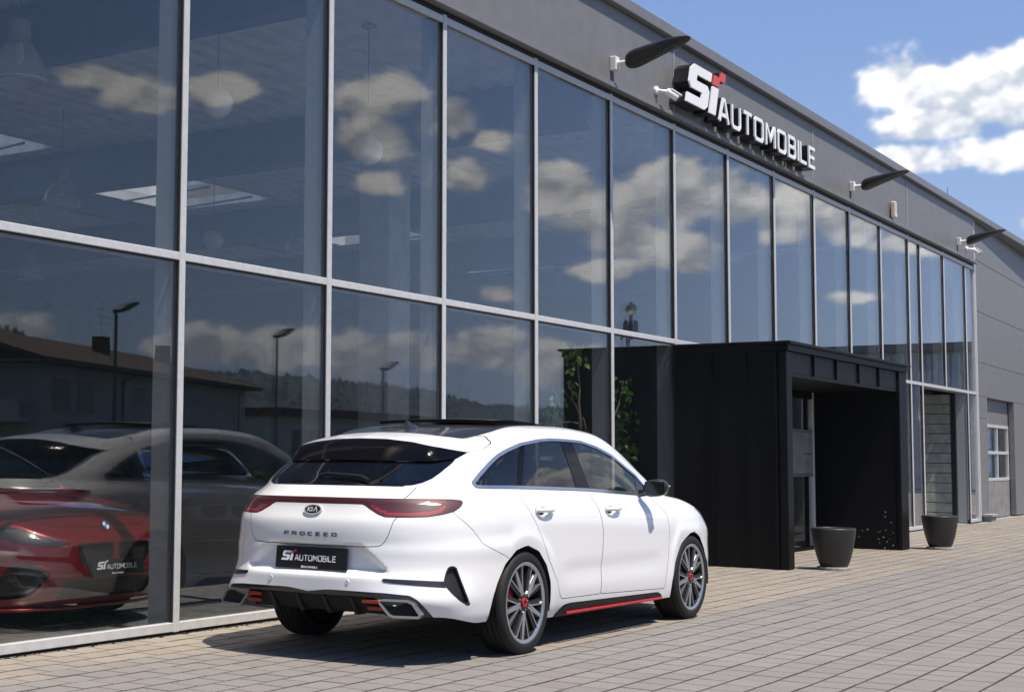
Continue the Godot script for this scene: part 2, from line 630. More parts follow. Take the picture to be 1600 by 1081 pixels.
func build_paving() -> void:
	var paving := Node3D.new()
	paving.name = "paving"
	add_child(paving)
	setting(paving)
	var base := MB.new()
	base.quad(Vector3(-9.2, -0.013, -0.02), Vector3(52, -0.013, -0.02), Vector3(52, -0.013, 8.9), Vector3(-9.2, -0.013, 8.9), Vector3.UP)
	put("joint_bed", base, M.joint_sand, paving)
	var f := stain_noise()
	var cam := Transform3D(Basis(Vector3(0.566709, 0.007978, 0.823880), Vector3(-0.072188, 0.996588, 0.040004), Vector3(-0.820750, -0.082145, 0.565351)), Vector3(-7.8103, 1.2143, 6.8816)).affine_inverse()
	var spots := []
	var r := RandomNumberGenerator.new()
	r.seed = 5
	for row in 45:
		var z0 := 0.034 + 0.2 * (row - 1)
		var z1 := z0 + 0.2
		if row == 0:
			z0 = 0.006
			z1 = 0.034
		if z1 > 8.9:
			break
		var x := -9.0 + (0.111 if row % 2 == 1 else 0.0) + r.randf_range(-0.02, 0.02)
		while x < 51.5:
			spots.append([x, z0, x + 0.222, z1])
			x += 0.222
	var ranked := []
	for k in spots.size():
		var s = spots[k]
		var mid := Vector3((s[0] + s[2]) * 0.5, 0, (s[1] + s[3]) * 0.5)
		var q := cam * mid
		if q.z > -0.5:
			continue
		var px := 562.2 + 2336.8 * q.x / -q.z
		var py := 521.0 - 2336.8 * q.y / -q.z
		if px < 0 or px > 1600 or py > 1081:
			continue
		if mid.x > -0.4 and mid.x < 4.0 and mid.z > 0.7 and mid.z < 2.35:
			continue
		ranked.append([q.z * q.z, k])
	ranked.sort_custom(func(a, b): return a[0] < b[0])
	var single := {}
	for k in mini(300, ranked.size()):
		single[ranked[k][1]] = true
	var rest := MB.new()
	for k in spots.size():
		var s = spots[k]
		var tone := r.randf_range(1.44, 1.60)
		var pink := r.randf()
		var grey := Color(0.340, 0.322, 0.302)
		if pink > 0.78: grey = Color(0.338, 0.312, 0.295)
		elif pink < 0.12: grey = Color(0.322, 0.310, 0.296)
		var sand := Color(0.425, 0.375, 0.310)
		var cols := []
		for q in [[s[0], s[1]], [s[2], s[1]], [s[2], s[3]], [s[0], s[3]]]:
			var c := grey.lerp(sand, sandiness(q[0], clampf(q[1], (s[1] + s[3]) * 0.5 - 0.05, (s[1] + s[3]) * 0.5 + 0.05), f) * r.randf_range(0.9, 1.0))
			cols.append(Color(c.r * tone, c.g * tone, c.b * tone))
		var hs := []
		var lift := r.randf_range(-0.0012, 0.0012)
		for q in 4:
			hs.append(lift + r.randf_range(-0.0008, 0.0008))
		if single.has(k):
			var b := MB.new()
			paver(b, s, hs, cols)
			put("paver", b, M.paver, paving)
		else:
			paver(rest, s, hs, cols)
	var o := put("far_pavers", rest, M.paver, paving)
	o.set_meta("kind", "stuff")


func build_grit() -> void:
	var r := RandomNumberGenerator.new()
	r.seed = 31
	var b := MB.new()
	for k in 330:
		var x := r.randf_range(-3.0, 8.5)
		var z := 0.012 + absf(r.randfn(0.0, 0.022)) if k < 330 else r.randf_range(0.03, 5.5)
		var s := r.randf_range(0.003, 0.010)
		b.xf = Transform3D(Basis(Vector3(r.randf() - 0.5, 1, r.randf() - 0.5).normalized(), r.randf_range(0, TAU)), Vector3(x, s * 0.3, z))
		b.prism(PackedVector2Array([Vector2(-s, -s * 0.3), Vector2(s * 0.8, -s * 0.4), Vector2(s, s * 0.2), Vector2(-s * 0.2, s * 0.6)]), -s * 0.8, s * 0.9)
	var o := put("grit", b, M.soil)
	o.set_meta("kind", "stuff")
	tag(o, "dark grit and dead leaf crumbs along the foot of the glazing", "grit")


func paver(b: MB, s: Array, hs: Array, cols: Array) -> void:
	var g := 0.0030
	var gz := 0.0040
	var e := 0.0042
	var lo := [Vector3(s[0] + g, -0.016, s[1] + gz), Vector3(s[2] - g, -0.016, s[1] + gz), Vector3(s[2] - g, -0.016, s[3] - gz), Vector3(s[0] + g, -0.016, s[3] - gz)]
	var mi := []
	var hi := []
	for k in 4:
		mi.append(lo[k] + Vector3(0, 0.011 + hs[k], 0))
		var inx := e if k in [0, 3] else -e
		var inz := e if k in [0, 1] else -e
		if s[3] - s[1] < 0.05: inz *= 0.5
		hi.append(Vector3(lo[k].x + inx, hs[k], lo[k].z + inz))
	b.quad(hi[0], hi[1], hi[2], hi[3], Vector3.UP)
	for q in [0, 1, 2, 0, 2, 3]:
		b.c.append(cols[q])
	fix_colours(b, hi, cols)
	var mid: Vector3 = (lo[0] + lo[2]) * 0.5 - Vector3(0, 0.03, 0)
	for k in 4:
		var j := (k + 1) % 4
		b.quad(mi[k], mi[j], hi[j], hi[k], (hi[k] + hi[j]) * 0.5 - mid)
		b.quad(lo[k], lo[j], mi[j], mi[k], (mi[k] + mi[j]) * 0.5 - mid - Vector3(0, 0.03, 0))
		# chamfers painted with dirty edges and joint shading, long joints darker than cross joints
		var dirt_and_shade := Color(0.115, 0.104, 0.093) if k % 2 == 0 else Color(cols[k].r * 0.55, cols[k].g * 0.54, cols[k].b * 0.53)
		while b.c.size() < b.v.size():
			b.c.append(dirt_and_shade)


# the two top triangles may have been turned round: give each corner its own colour again
func fix_colours(b: MB, hi: Array, cols: Array) -> void:
	for q in range(b.v.size() - 6, b.v.size()):
		for k in 4:
			if b.v[q].is_equal_approx(hi[k]):
				b.c[q] = cols[k]


# ---------------------------------------------------------------- showroom shell

func glass_sheets(b: MB, x0: float, x1: float, y0: float, y1: float, bow: float, twist: float, tilt := Vector2.ZERO) -> void:
	var nx := 5
	var ny := 6
	for sheet in [[-0.030, 1.0, 0.0], [-0.036, 1.0, 0.0], [-0.058, -0.8, 1.0]]:
		var P := []
		var N := []
		for i in nx + 1:
			for j in ny + 1:
				var u := float(i) / nx
				var w := float(j) / ny
				var a := 16.0 * u * (1.0 - u) * w * (1.0 - w)
				var k: float = bow * sheet[1]
				P.append(Vector3(lerpf(x0, x1, u), lerpf(y0, y1, w), sheet[0] + k * a))
				var gx: float = k * 16.0 * (1.0 - 2.0 * u) * w * (1.0 - w) / (x1 - x0) + twist * sheet[2] + tilt.x
				var gy: float = k * 16.0 * u * (1.0 - u) * (1.0 - 2.0 * w) / (y1 - y0) + tilt.y
				N.append(Vector3(-gx, -gy, 1.0).normalized())
		for i in nx:
			for j in ny:
				var a := i * (ny + 1) + j
				var d := a + ny + 1
				b.tri(P[a], P[d], P[d + 1], N[a], N[d], N[d + 1])
				b.tri(P[a], P[d + 1], P[a + 1], N[a], N[d + 1], N[a + 1])


func build_showroom() -> void:
	var t := thing("showroom_building", "long glazed car showroom with grey metal fascia and flat roof", "building")
	var xs := []
	for k in range(-5, 12):
		xs.append(k * BAY)
	xs.append_array([20.05, 21.80, 23.55])
	var r := RandomNumberGenerator.new()
	r.seed = 77
	for x in xs:
		var y0: float = 2.56 if is_equal_approx(x, 21.80) else 0.012
		var m := slab("mullion", Vector3(x - 0.030, y0, -0.028), Vector3(x + 0.030, 5.20, 0.0), M.aluminium, t, 0.004)
		var g := MB.new()
		g.box(Vector3(x - 0.041, y0, -0.029), Vector3(x - 0.0302, 5.20, -0.010), 0.0)
		g.box(Vector3(x + 0.0302, y0, -0.029), Vector3(x + 0.041, 5.20, -0.010), 0.0)
		put("gasket", g, M.gasket, m)
		slab("inner_post", Vector3(x - 0.030, y0, -0.24), Vector3(x + 0.030, 5.20, -0.068), M.inner_frame, m, 0.003)
	var post := MB.new()
	post.box(Vector3(24.262, 0.012, -0.24), Vector3(24.312, 5.22, 0.004), 0.005)
	post.box(Vector3(24.330, 0.012, -0.24), Vector3(24.40, 6.15, 0.012), 0.005)
	put("corner_post", post, M.aluminium, t)
	xs.append(24.29)
	for k in xs.size() - 1:
		var a: float = xs[k] + 0.0305
		var d: float = xs[k + 1] - 0.0305
		var recess: bool = a > 20.0 and d < 23.6
		slab("top_rail", Vector3(a, 5.12, -0.028), Vector3(d, 5.185, -0.003), M.aluminium, t, 0.004)
		var tr := slab("transom", Vector3(a, 2.566, -0.028), Vector3(d, 2.622, -0.003), M.aluminium, t, 0.004)
		slab("inner_bar", Vector3(a, 2.566, -0.22), Vector3(d, 2.622, -0.068), M.inner_frame, tr, 0.003)
		slab("gasket", Vector3(a, 2.556, -0.029), Vector3(d, 2.5657, -0.012), M.gasket, tr)
		var up := MB.new()
		glass_sheets(up, a - 0.008, d + 0.008, 2.618, 5.125, r.randf_range(-0.0011, 0.0011), r.randf_range(-0.0028, 0.0028), Vector2(r.randf_range(-0.0014, 0.0014), r.randf_range(-0.0010, 0.0010)))
		put("glass_pane", up, M.glass, t)
		if recess:
			continue
		slab("bottom_rail", Vector3(a, 0.016, -0.06), Vector3(d, 0.078, -0.003), M.aluminium, t, 0.004)
		var lo := MB.new()
		glass_sheets(lo, a - 0.008, d + 0.008, 0.074, 2.570, r.randf_range(-0.0006, 0.0006), r.randf_range(-0.0030, 0.0030), Vector2(r.randf_range(-0.0008, 0.0008), r.randf_range(-0.0006, 0.0006)))
		put("glass_pane", lo, M.glass, t)
	# plinth under the bottom rail
	var pl := MB.new()
	pl.box(Vector3(-9.0, -0.03, -0.3), Vector3(20.02, 0.012, -0.012))
	pl.box(Vector3(23.57, -0.03, -0.3), Vector3(24.4, 0.012, -0.012))
	put("plinth", pl, M.gasket, t)
	# fascia: flashing, panels, seams, parapet cap
	var fl := MB.new()
	fl.box(Vector3(-9.0, 5.19, -0.12), Vector3(24.32, 5.232, -0.006), 0.0)
	put("shadow_gap", fl, M.gasket, t)
	var dr := MB.new()
	dr.box(Vector3(-9.0, 5.234, -0.12), Vector3(24.32, 5.262, 0.085), 0.004)
	dr.box(Vector3(-9.0, 5.2625, 0.04), Vector3(24.32, 5.300, 0.072), 0.004)
	put("drip_flashing", dr, M.cladding_cap, t)
	var seams := [-9.0, -6.95, -1.75, 3.45, 8.65, 13.83, 19.05, 24.22]
	for k in seams.size() - 1:
		slab("fascia_panel", Vector3(seams[k] + 0.028, 5.264, -0.2), Vector3(seams[k + 1] - 0.028, 6.16, 0.038), M.cladding, t, 0.003)
		if k > 0:
			var sm := MB.new()
			sm.box(Vector3(seams[k] - 0.026, 5.301, -0.05), Vector3(seams[k] - 0.008, 6.16, 0.046), 0.003)
			sm.box(Vector3(seams[k] + 0.008, 5.301, -0.05), Vector3(seams[k] + 0.026, 6.16, 0.046), 0.003)
			put("seam_strip", sm, M.cladding_seam, t)
	var cap := MB.new()
	cap.box(Vector3(-9.1, 6.165, -0.45), Vector3(46.0, 6.30, 0.115), 0.008)
	put("parapet_cap", cap, M.cladding_cap, t)
	# roof with rooflights, steel deck and beams
	var lights := [[-7.2, -3.9], [-2.0, 1.35], [3.2, 6.6], [8.3, 11.5], [13.45, 16.65], [18.6, 21.8]]
	var rf := MB.new()
	rf.box(Vector3(-9.0, 5.62, -8.2), Vector3(24.3, 5.85, -0.2))
	rf.box(Vector3(-9.0, 5.62, -20.0), Vector3(24.3, 5.85, -10.35))
	var x0 := -9.0
	for l in lights:
		rf.box(Vector3(x0, 5.62, -10.35), Vector3(l[0], 5.85, -8.2))
		x0 = l[1]
	rf.box(Vector3(x0, 5.62, -10.35), Vector3(24.3, 5.85, -8.2))
	put("roof", rf, M.deck, t)
	var dk := MB.new()
	var z := -0.3
	while z > -19.8:
		var spans := [[-8.9, 24.2]]
		if z < -8.0 and z > -10.6:
			spans = []
			var s0 := -8.9
			for l in lights:
				spans.append([s0, l[0] - 0.06])
				s0 = l[1] + 0.06
			spans.append([s0, 24.2])
		for s in spans:
			var a: float = s[0]
			var d: float = s[1]
			dk.quad(Vector3(a, 5.46, z), Vector3(d, 5.46, z), Vector3(d, 5.46, z - 0.12), Vector3(a, 5.46, z - 0.12), Vector3.DOWN)
			dk.quad(Vector3(a, 5.46, z - 0.12), Vector3(d, 5.46, z - 0.12), Vector3(d, 5.56, z - 0.16), Vector3(a, 5.56, z - 0.16), Vector3(0, -0.4, -1))
			dk.quad(Vector3(a, 5.56, z - 0.16), Vector3(d, 5.56, z - 0.16), Vector3(d, 5.56, z - 0.26), Vector3(a, 5.56, z - 0.26), Vector3.DOWN)
			dk.quad(Vector3(a, 5.56, z - 0.26), Vector3(d, 5.56, z - 0.26), Vector3(d, 5.46, z - 0.30), Vector3(a, 5.46, z - 0.30), Vector3(0, -0.4, 1))
		z -= 0.30
	put("ceiling_deck", dk, M.deck, t)
	for l in lights:
		var lt := MB.new()
		lt.quad(Vector3(l[0], 5.442, -10.35), Vector3(l[1], 5.442, -10.35), Vector3(l[1], 5.442, -8.2), Vector3(l[0], 5.442, -8.2), Vector3.UP)
		var d := put("rooflight", lt, M.opal, t)
		var cb := MB.new()
		cb.box(Vector3(l[0] - 0.06, 5.45, -10.41), Vector3(l[1] + 0.06, 5.95, -10.351))
		cb.box(Vector3(l[0] - 0.06, 5.45, -8.199), Vector3(l[1] + 0.06, 5.95, -8.14))
		cb.box(Vector3(l[0] - 0.06, 5.45, -10.35), Vector3(l[0], 5.95, -8.2))
		cb.box(Vector3(l[1], 5.45, -10.35), Vector3(l[1] + 0.06, 5.95, -8.2))
		put("curb", cb, M.inside_wall, d)
		var br := MB.new()
		for q in 3:
			var bx := lerpf(l[0], l[1], (q + 0.5) / 3.0)
			br.tube([Vector3(bx, 5.41, -8.21), Vector3(bx + 0.3, 5.41, -10.34)], 0.02, 0.02, 6)
		put("brace", br, M.steel_beam, d)
	for k in 7:
		var bx := -8.5 + 5.2 * k
		var bm := MB.new()
		bm.box(Vector3(bx - 0.13, 4.88, -19.8), Vector3(bx + 0.13, 5.45, -0.30), 0.01)
		put("roof_beam", bm, M.steel_beam, t)
	for zz in [-10.65]:
		var bm := MB.new()
		bm.box(Vector3(-8.9, 5.15, zz - 0.07), Vector3(24.2, 5.40, zz + 0.07))
		put("cross_beam", bm, M.steel_beam, t)
	slab("pillar", Vector3(7.15, 0.0, -3.45), Vector3(7.62, 5.02, -3.0), M.inside_wall, t, 0.01)
	var wl := MB.new()
	wl.box(Vector3(-9.2, -0.2, -20.3), Vector3(24.5, 5.85, -20.0))
	wl.box(Vector3(-9.3, -0.2, -20.0), Vector3(-9.0, 6.16, -0.07))
	wl.box(Vector3(24.31, -0.2, -20.0), Vector3(24.5, 6.16, -2.75))
	put("inner_wall", wl, M.dark_wall, t)
	# gate recess at the far end
	var rc := MB.new()
	rc.box(Vector3(23.585, 0.0, -0.28), Vector3(24.255, 2.556, -0.07))
	put("recess_reveal", rc, M.cladding, t)
	var ty := 0.0
	for k in 13:
		var sl := slab("wall_slat", Vector3(23.62, ty + 0.004, -2.6), Vector3(23.70, ty + 0.192, -0.37), M.white_panel, t, 0.01)
		sl.set_meta("label", "pale horizontal slat on the recess wall") if k == 0 else null
		ty += 0.197
	slab("gate_track", Vector3(23.60, 0.0, -0.365), Vector3(23.72, 2.55, -0.285), M.gasket, t)
	slab("recess_floor", Vector3(20.0, -0.04, -2.7), Vector3(23.6, -0.003, -0.05), M.concrete, t)
	slab("recess_back", Vector3(20.0, 0.0, -2.78), Vector3(24.3, 2.9, -2.70), M.dark_wall, t)
	slab("floor_slab", Vector3(20.08, 2.64, -2.7), Vector3(24.2, 2.9, -0.26), M.dark_wall, t)
	slab("recess_side", Vector3(19.98, 0.0, -2.7), Vector3(20.02, 2.55, -0.25), M.white_panel, t)
	var fl2 := MB.new()
	fl2.box(Vector3(-9.0, -0.12, -20.0), Vector3(19.97, -0.002, -0.07))
	var fo := put("showroom_floor", fl2, M.floor_tile)
	setting(fo)


# ---------------------------------------------------------------- workshop next door

func build_workshop() -> void:
	var t := thing("workshop_building", "grey metal clad workshop hall with windowed sectional gate", "building", Vector3(24.42, 0, -0.02), deg_to_rad(1.6))
	var rows := [[2.56, 3.25], [3.258, 4.30], [4.308, 5.36], [5.368, 6.16]]
	for r in rows:
		slab("cladding_panel", Vector3(0.0, r[0], -0.12), Vector3(20.0, r[1], 0.0), M.cladding, t, 0.004)
	slab("cladding_panel", Vector3(0.0, 0.02, -0.12), Vector3(0.90, 1.25, 0.0), M.cladding, t, 0.004)
	slab("cladding_panel", Vector3(0.0, 1.258, -0.12), Vector3(0.90, 2.10, 0.0), M.cladding, t, 0.004)
	slab("cladding_panel", Vector3(0.0, 2.108, -0.12), Vector3(0.90, 2.552, 0.0), M.cladding, t, 0.004)
	slab("cladding_panel", Vector3(4.18, 0.02, -0.12), Vector3(20.0, 2.552, 0.0), M.cladding, t, 0.004)
	var rv := MB.new()
	rv.box(Vector3(0.86, 0.0, -0.62), Vector3(0.90, 2.552, -0.121))
	rv.box(Vector3(4.179, 0.0, -0.62), Vector3(4.225, 2.552, -0.121))
	rv.box(Vector3(0.86, 2.552, -0.62), Vector3(4.225, 2.558, -0.121))
	put("gate_reveal", rv, M.gasket, t)
	slab("gate_edge", Vector3(0.90, 0.0, -0.05), Vector3(0.930, 2.55, 0.012), M.cladding_seam, t, 0.003)
	slab("wall_core", Vector3(0.0, 0.0, -12.0), Vector3(20.0, 6.1, -0.9), M.dark_wall, t)
	slab("stone_step", Vector3(0.10, 0.10, 0.012), Vector3(0.72, 0.15, 0.22), M.concrete, t, 0.008)
	slab("step_base", Vector3(0.16, -0.03, 0.012), Vector3(0.66, 0.098, 0.18), M.concrete, t)
	var g := branch("sectional_gate", t)
	var zz := -0.18
	slab("gate_panel", Vector3(0.930, 0.01, zz), Vector3(4.133, 0.80, zz + 0.05), M.plaster_grey, g, 0.004)
	slab("gate_panel", Vector3(0.930, 2.02, zz), Vector3(4.133, 2.55, zz + 0.05), M.cladding, g, 0.004)
	var rails := MB.new()
	for y in [0.80, 1.375, 1.95]:
		rails.box(Vector3(0.930, y + 0.002, zz - 0.005), Vector3(4.133, y + 0.068, zz + 0.058), 0.004)
	for x in [0.93, 1.557, 2.777, 4.054]:
		for y in [[0.87, 1.375], [1.445, 1.95]]:
			rails.box(Vector3(x, y[0], zz), Vector3(x + (0.14 if x > 1.5 and x < 1.6 else 0.07), y[1], zz + 0.055), 0.003)
	put("gate_frame", rails, M.aluminium, g)
	var cells := [[1.0, 1.557], [1.697, 2.777], [2.847, 4.054]]
	for c in cells:
		for y in [[0.87, 1.375], [1.445, 1.95]]:
			slab("gate_pane", Vector3(c[0], y[0], zz + 0.02), Vector3(c[1], y[1], zz + 0.028), M.glass, g)
	slab("wicket_line", Vector3(1.603, 0.05, zz + 0.051), Vector3(1.648, 0.80, zz + 0.058), M.aluminium, g)
	slab("wicket_window", Vector3(0.976, 2.05, zz + 0.051), Vector3(1.523, 2.38, zz + 0.058), M.window_dark, g)
	slab("gate_back", Vector3(0.9, 0.0, -0.7), Vector3(4.202, 2.55, -0.62), M.plaster_grey, g)
	slab("notice", Vector3(1.033, 0.90, zz + 0.004), Vector3(1.511, 1.36, zz + 0.012), M.badge_blue, g)
	slab("notice", Vector3(1.865, 1.0, zz + 0.004), Vector3(2.264, 1.36, zz + 0.012), M.badge_blue, g)
	slab("notice", Vector3(1.865, 1.5, zz + 0.004), Vector3(2.207, 1.90, zz + 0.012), M.badge_blue, g)
	var mast := MB.new()
	mast.tube([Vector3(0.6, 6.2, -0.6), Vector3(0.6, 7.0, -0.6)], 0.008, 0.006, 6)
	put("lightning_rod", mast, M.post_grey, t)


# ---------------------------------------------------------------- black entrance portal

func build_portal() -> void:
	var t := thing("entrance_portal", "black standing-seam metal entrance portal projecting from the glass front", "portal")
	var x0 := 8.66
	var x1 := 13.64
	slab("side_wall", Vector3(x0, 0.004, 0.012), Vector3(x0 + 0.16, 2.44, 1.30), M.black_metal, t)
	slab("side_wall", Vector3(x1 - 0.34, 0.004, 0.012), Vector3(x1, 2.44, 1.30), M.black_metal, t)
	for z in [0.47, 0.88]:
		slab("standing_seam", Vector3(x0 - 0.026, 0.01, z - 0.006), Vector3(x0 - 0.0002, 2.44, z + 0.006), M.black_metal, t, 0.002)
		slab("standing_seam", Vector3(x1 + 0.0002, 0.01, z - 0.006), Vector3(x1 + 0.026, 2.44, z + 0.006), M.black_metal, t, 0.002)
	for s in [[x0, -1.0], [x1, 1.0]]:
		var px: float = s[0]
		var w := 0.19 if s[1] < 0 else 0.37
		var a := px - 0.03 if s[1] < 0 else px - w + 0.03
		slab("corner_post", Vector3(a, 0.004, 1.255), Vector3(a + w, 2.44, 1.35), M.black_metal, t, 0.008)
		var e: float = px - 0.045 if s[1] < 0 else px + 0.018
		slab("corner_seam", Vector3(e, 0.01, 1.21), Vector3(e + 0.027, 2.44, 1.237), M.black_metal, t, 0.003)
	slab("roof_slab", Vector3(x0 - 0.02, 2.442, 0.012), Vector3(x1 + 0.02, 2.515, 1.37), M.black_metal, t)
	slab("roof_edge", Vector3(x0 - 0.06, 2.517, 0.012), Vector3(x1 + 0.07, 2.548, 1.41), M.black_metal, t, 0.005)
	var fs := [x0 + 0.161, 9.66, 10.53, 11.47, 12.37, x1 - 0.341]
	for k in fs.size() - 1:
		slab("fascia_panel", Vector3(fs[k] + 0.002, 2.20, 1.27), Vector3(fs[k + 1] - 0.002, 2.441, 1.318), M.black_metal, t, 0.003)
		if k > 0:
			slab("standing_seam", Vector3(fs[k] - 0.016, 2.195, 1.3185), Vector3(fs[k] + 0.016, 2.44, 1.346), M.black_metal, t, 0.003)
	slab("soffit", Vector3(x0 + 0.162, 2.16, 0.03), Vector3(x1 - 0.342, 2.198, 1.316), M.black_metal, t)
	# glazed door screen inside
	var d := branch("door_screen", t)
	for x in [x0 + 0.18, 10.2, 11.6, 12.92]:
		slab("post", Vector3(x, 0.01, 0.20), Vector3(x + 0.06, 2.158, 0.27), M.aluminium if x > 12 else M.black_metal, d, 0.004)
	slab("threshold", Vector3(x0 + 0.165, 0.003, 0.18), Vector3(13.29, 0.04, 0.29), M.black_metal, d, 0.004)
	slab("header", Vector3(x0 + 0.165, 2.06, 0.205), Vector3(13.29, 2.157, 0.265), M.black_metal, d)
	for s in [[x0 + 0.245, 10.195], [10.265, 11.595], [11.665, 12.915]]:
		slab("door_pane", Vector3(s[0], 0.045, 0.232), Vector3(s[1], 2.055, 0.242), M.glass, d)
	slab("side_board", Vector3(12.985, 0.045, 0.22), Vector3(13.29, 2.055, 0.25), M.black_metal, d)
	var nb := slab("notice_board", Vector3(12.02, 1.03, 0.246), Vector3(12.91, 1.60, 0.262), M.plaster_grey, d, 0.003)
	var rim := MB.new()
	rim.box(Vector3(11.99, 1.605, 0.243), Vector3(12.915, 1.635, 0.268), 0.003)
	rim.box(Vector3(11.99, 0.995, 0.243), Vector3(12.915, 1.025, 0.268), 0.003)
	put("frame", rim, M.cladding, nb)
	var tx := MB.new()
	logo_shape(tx, Transform3D(Basis.IDENTITY.scaled(Vector3(0.035, 0.035, 1)), Vector3(12.56, 1.29, 0.262)), 0.0, 0.001)
	word(tx, "AUTOMOBILE", Transform3D(Basis.IDENTITY.scaled(Vector3(0.018, 0.022, 1)), Vector3(12.63, 1.29, 0.262)), 0.15, 0.0, 0.001)
	for k in 6:
		var y := 1.20 - 0.03 * k if k < 3 else 1.50 - 0.03 * (k - 3)
		var x := 12.50
		while x < 12.80:
			var w := 0.02 + 0.03 * rng.randf()
			tx.box(Vector3(x, y, 0.2622), Vector3(x + w, y + 0.006, 0.263))
			x += w + 0.012
	put("lettering", tx, M.gasket, nb)
	# chipped paint low on the inner face of the far wall
	var ch := MB.new()
	var r := RandomNumberGenerator.new()
	r.seed = 3
	for k in 17:
		var zc := r.randf_range(0.62, 1.24) if k > 12 else r.randf_range(1.02, 1.24)
		var yc := r.randf_range(0.02, 0.30) if k > 2 else r.randf_range(0.3, 0.6)
		var poly := PackedVector2Array()
		var m := r.randi_range(6, 9)
		var rad := r.randf_range(0.003, 0.010)
		for q in m:
			var a := TAU * q / m
			var rr := rad * r.randf_range(0.45, 1.3)
			poly.append(Vector2(cos(a) * rr * r.randf_range(0.8, 2.0), sin(a) * rr))
		ch.xf = Transform3D(Basis(Vector3(0, 0, 1), Vector3.UP, Vector3(-1, 0, 0)) * Basis(Vector3(0, 0, 1), r.randf_range(-0.9, 0.9)), Vector3(x1 - 0.3402, yc, zc))
		ch.prism(poly, 0.0, 0.0012)
	put("chipped_paint", ch, M.chipped_primer, t)


# ---------------------------------------------------------------- lettering

const GLYPH := {
	"A": [[[0.0, 0.0], [0.40, 0.97], [0.58, 0.97], [0.98, 0.0]], [[0.20, 0.30], [0.78, 0.30]]],
	"U": [[[0.0, 1.0], [0.0, 0.16], [0.14, 0.03], [0.76, 0.03], [0.9, 0.16], [0.9, 1.0]]],
	"T": [[[0.0, 0.95], [0.92, 0.95]], [[0.46, 0.89], [0.46, 0.0]]],
	"O": ["closed", [[0.12, 0.03], [0.84, 0.03], [0.96, 0.15], [0.96, 0.83], [0.84, 0.95], [0.12, 0.95], [0.0, 0.83], [0.0, 0.15]]],
	"M": [[[0.0, 0.0], [0.0, 0.92], [0.10, 0.92], [0.55, 0.30], [1.0, 0.92], [1.10, 0.92], [1.10, 0.0]]],
	"B": ["closed", [[0.0, 0.03], [0.76, 0.03], [0.88, 0.14], [0.88, 0.40], [0.80, 0.50], [0.86, 0.60], [0.86, 0.84], [0.74, 0.95], [0.0, 0.95]], [[0.08, 0.50], [0.74, 0.50]]],
	"I": [[[0.0, 0.0], [0.0, 1.0]]],
	"L": [[[0.0, 1.0], [0.0, 0.05], [0.80, 0.05]]],
	"E": [[[0.82, 0.95], [0.0, 0.95], [0.0, 0.03], [0.82, 0.03]], [[0.07, 0.50], [0.74, 0.50]]],
	"P": [[[0.0, 0.0], [0.0, 0.95], [0.74, 0.95], [0.84, 0.84], [0.84, 0.52], [0.74, 0.42], [0.07, 0.42]]],
	"R": [[[0.0, 0.0], [0.0, 0.95], [0.74, 0.95], [0.84, 0.84], [0.84, 0.52], [0.74, 0.42], [0.07, 0.42]], [[0.50, 0.35], [0.86, 0.0]]],
	"C": [[[0.86, 0.95], [0.12, 0.95], [0.0, 0.83], [0.0, 0.15], [0.12, 0.03], [0.86, 0.03]]],
	"D": ["closed", [[0.0, 0.03], [0.72, 0.03], [0.88, 0.18], [0.88, 0.80], [0.72, 0.95], [0.0, 0.95]]],
	"K": [[[0.0, 0.0], [0.0, 1.0]], [[0.85, 1.0], [0.10, 0.48], [0.90, 0.0]]],
}
const GLYPH_WIDTH := {"A": 0.98, "U": 0.9, "T": 0.92, "O": 0.96, "M": 1.10, "B": 0.88, "I": 0.0, "L": 0.8, "E": 0.82, "P": 0.84, "R": 0.86, "C": 0.86, "D": 0.88, "K": 0.9}


func glyph(b: MB, ch: String, w: float, z0: float, z1: float) -> void:
	var closed := false
	for s in GLYPH[ch]:
		if s is String:
			closed = true
			continue
		var pts := []
		for q in s:
			pts.append(Vector2(q[0], q[1]))
		b.stroke(pts, closed, w, z0, z1)
		closed = false


func word(b: MB, text: String, xf: Transform3D, w: float, z0: float, z1: float, gap := 0.36) -> void:
	var x := 0.0
	for ch in text:
		b.xf = xf * Transform3D(Basis.IDENTITY, Vector3(x, 0, 0))
		glyph(b, ch, w, z0, z1)
		x += GLYPH_WIDTH[ch] + gap
	b.xf = Transform3D.IDENTITY


const LOGO_S := [[0.0, 0.0], [0.86, 0.0], [0.99, 0.12], [0.99, 0.50], [0.86, 0.62], [0.34, 0.62], [0.34, 0.77], [1.0, 0.77], [1.0, 1.0], [0.16, 1.0], [0.02, 0.87], [0.02, 0.52], [0.15, 0.39], [0.66, 0.39], [0.66, 0.23], [0.0, 0.23]]
const LOGO_I := [[1.10, 0.0], [1.40, 0.0], [1.40, 0.70], [1.10, 0.70]]
const LOGO_DOT := [[1.10, 0.75], [1.40, 0.75], [1.40, 0.93], [1.66, 0.93], [1.66, 1.16], [1.41, 1.16], [1.41, 1.0], [1.10, 1.0]]


func slanted(pts: Array) -> PackedVector2Array:
	var out := PackedVector2Array()
	for q in pts:
		out.append(Vector2(q[0] + q[1] * 0.26, q[1]))
	return out


func logo_shape(b: MB, xf: Transform3D, z0: float, z1: float, which := ["s", "i"]) -> void:
	b.xf = xf
	if "s" in which: b.prism(slanted(LOGO_S), z0, z1)
	if "i" in which: b.prism(slanted(LOGO_I), z0, z1)
	if "dot" in which: b.prism(slanted(LOGO_DOT), z0, z1)
	b.xf = Transform3D.IDENTITY


